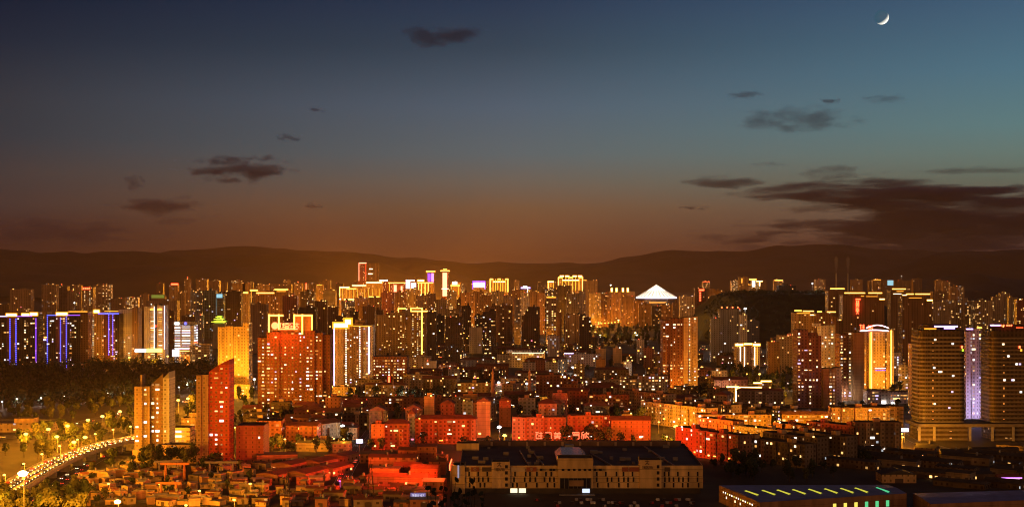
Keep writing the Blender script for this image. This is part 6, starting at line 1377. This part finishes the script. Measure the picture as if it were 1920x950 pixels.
# ------------------------------------------------------------------ moon and clouds
def sphere(name, mat, loc, scale, seg=32):
    bm = bmesh.new(); bmesh.ops.create_uvsphere(bm, u_segments=seg, v_segments=seg//2, radius=1); me = bpy.data.meshes.new(name); bm.to_mesh(me); bm.free()
    me.polygons.foreach_set('use_smooth', [True]*len(me.polygons)); me.materials.append(mat); o = link(name, me, None, loc); o.scale = scale; return o
mm = pmat('moon_rock', (.125, .12, .11), 1., .12, 3.); b = mm.node_tree.nodes['Principled BSDF']; b.inputs['Specular IOR Level'].default_value = 0
b.inputs['Emission Color'].default_value = (.02, .115, .185, 1); b.inputs['Emission Strength'].default_value = .8; mm.cycles.emission_sampling = 'NONE'   # earthshine and sky tone put in as emission
tag(sphere('moon', mm, at(1653, 33, 60000.), (300, 300, 300), 48), 'thin crescent moon with faint earthlit disc high in the teal sky', 'moon')
def cloud_mat(name, dens, stretch, cut, col=(.24, .31, .80)):
    m = bpy.data.materials.new('cloud_'+name); m.use_nodes = True; n, l = m.node_tree.nodes, m.node_tree.links; n.clear()
    t = N(n, 'ShaderNodeTexCoord'); mp = N(n, 'ShaderNodeMapping'); mp.inputs['Scale'].default_value = stretch; l.new(t.outputs['Object'], mp.inputs[0])
    oi = N(n, 'ShaderNodeObjectInfo'); nz = N(n, 'ShaderNodeTexNoise', noise_dimensions='4D'); nz.inputs['Scale'].default_value = 1.; nz.inputs['Detail'].default_value = 6; nz.inputs['Roughness'].default_value = .62
    l.new(mp.outputs[0], nz.inputs['Vector']); l.new(math_node(n, l, 'MULTIPLY', oi.outputs['Random'], 90.), nz.inputs['W'])
    ln = N(n, 'ShaderNodeVectorMath', operation='LENGTH'); l.new(t.outputs['Object'], ln.inputs[0])
    fall = math_node(n, l, 'SUBTRACT', 1., ln.outputs['Value'], clamp=True)
    d = math_node(n, l, 'MULTIPLY', math_node(n, l, 'ADD', math_node(n, l, 'MULTIPLY', math_node(n, l, 'SUBTRACT', fall, .34), 2.2), math_node(n, l, 'MULTIPLY', math_node(n, l, 'SUBTRACT', nz.outputs['Fac'], cut), 7.5), clamp=True), math_node(n, l, 'MULTIPLY', math_node(n, l, 'MULTIPLY', fall, 3., clamp=True), dens))
    v = N(n, 'ShaderNodeVolumePrincipled'); v.inputs['Color'].default_value = (*col, 1); l.new(d, v.inputs['Density'])
    o = N(n, 'ShaderNodeOutputMaterial'); l.new(v.outputs[0], o.inputs['Volume']); return m
CM = {'solid': cloud_mat('solid', .0030, (1.7, .5, 1.3), .50), 'streak': cloud_mat('streak', .0042, (2.6, .5, 1.9), .52), 'veil': cloud_mat('veil', .0012, (2.6, .6, 1.9), .50), 'bank': cloud_mat('bank', .0034, (3.0, .6, 2.6), .48)}
CL = [(828, 68, 84, 22, 'solid', 'dark oval cloud alone high above the town'), (595, 206, 26, 5, 'streak', 'tiny faint streak of cloud below and beside the dark oval one'), (540, 257, 30, 9, 'streak', 'small ragged cloud above the long streaked one'),
      (438, 314, 110, 28, 'streak', 'long ragged dark streaked cloud over the distant hills'), (253, 342, 24, 15, 'solid', 'small dark cloud tuft beside the long streaked one'), (325, 388, 118, 19, 'solid', 'flat purplish cloud bar beneath the long streaked one'), (330, 413, 60, 9, 'veil', 'faint flat cloud just under the purplish bar'),
      (587, 386, 20, 6, 'streak', 'tiny cloud wisp past the end of the purplish bar'), (1393, 179, 42, 7, 'solid', 'thin dark cloud sliver below the moon'), (1557, 190, 26, 7, 'streak', 'small cloud sliver directly beneath the moon'), (1655, 186, 62, 8, 'veil', 'faint cloud streak beside the sliver beneath the moon'),
      (1500, 225, 120, 24, 'veil', 'broad faint veil of cloud under the slivers'), (1355, 342, 84, 12, 'solid', 'dark pointed tip leading the great cloud bank'), (1300, 390, 32, 5, 'streak', 'small dark streak under the pointed tip of the bank'), (1440, 308, 36, 5, 'veil', 'tiny faint streak above the pointed tip'),
      (1700, 364, 330, 25, 'bank', 'great dark cloud bank over the distant hills, upper layer'), (1800, 400, 310, 36, 'bank', 'great dark cloud bank, lower layer reaching the frame edge'), (1840, 320, 120, 8, 'veil', 'thin grey cloud line above the great bank'),
      (1590, 326, 100, 16, 'veil', 'faint grey cloud smear resting on the great bank'), (1700, 440, 330, 40, 'bank', 'low purple cloud layer sinking to the hills under the bank'), (120, 436, 190, 28, 'veil', 'low faint purple cloud layer above the western hills'), (1360, 448, 90, 12, 'veil', 'low faint brown cloud streak above the wooded hill')]
for px, py, hw, hh, km, lb in CL:
    D_ = 24000.; s = D_/F
    tag(sphere('cloud', CM[km], at(px, py, D_), (hw*s*1.3, hw*s*.35+120, hh*s*1.4)), lb, 'cloud')
# haze
hz = MB(); hz.box(-20100, 20100, -3100, 36100, -7, 500); hm = bpy.data.materials.new('haze'); hm.use_nodes = True; hn = hm.node_tree.nodes; hn.clear()
v = hn.new('ShaderNodeVolumePrincipled'); v.inputs['Density'].default_value = HAZE_DENSITY; v.inputs['Color'].default_value = (.95, .70, .60, 1); v.inputs['Anisotropy'].default_value = .0
o = hn.new('ShaderNodeOutputMaterial'); hm.node_tree.links.new(v.outputs[0], o.inputs['Volume']); kind(hz.build('haze', hm), 'stuff')

# ------------------------------------------------------------------ labels of the plain blocks, told apart by the landmarks on either side
LMK = [(-60, 'frame edge'), (28, 'first blue lit flats'), (165, 'red lettered tower'), (290, 'gold striped tower'), (411, 'green pagoda'), (550, 'red sign tower'), (662, 'gold crowned tower'), (691, 'twin office tower'), (771, 'pink roofed screen tower'),
       (834, 'orange red tower'), (898, 'violet rimmed screen'), (936, 'small gold castle'), (1070, 'largest gold castle'), (1167, 'lantern roofed block'), (1234, 'cone pavilion'), (1316, 'red vertical letters'), (1414, 'hilltop gate'), (1530, 'stepped brown tower'),
       (1619, 'red vertical sign'), (1720, 'shouldered gold slab'), (1768, 'dark banded tower'), (1827, 'violet tower'), (1905, 'edge banded tower'), (2200, 'frame edge')]
ORD = 'first second third fourth fifth sixth seventh eighth ninth tenth eleventh twelfth'.split()+['%dth' % i for i in range(13, 60)]
bins = {}
for o, px, look in AUTO:
    i = max(j for j in range(len(LMK)-1) if LMK[j][0] <= px or j == 0); bins.setdefault((i, look), []).append((px, o))
for (i, look), v in bins.items():
    A_, B_ = LMK[i][1], LMK[i+1][1]
    for j, (px, o) in enumerate(sorted(v, key=lambda t: t[0])):
        lab = f'{look} between the {A_} and the {B_}' if len(v) == 1 else f'{look}, {ORD[j]} from the {A_} to the {B_}'
        while len(lab.split()) > 16: lab = lab.replace(' the ', ' ', 1)
        o['label'] = lab
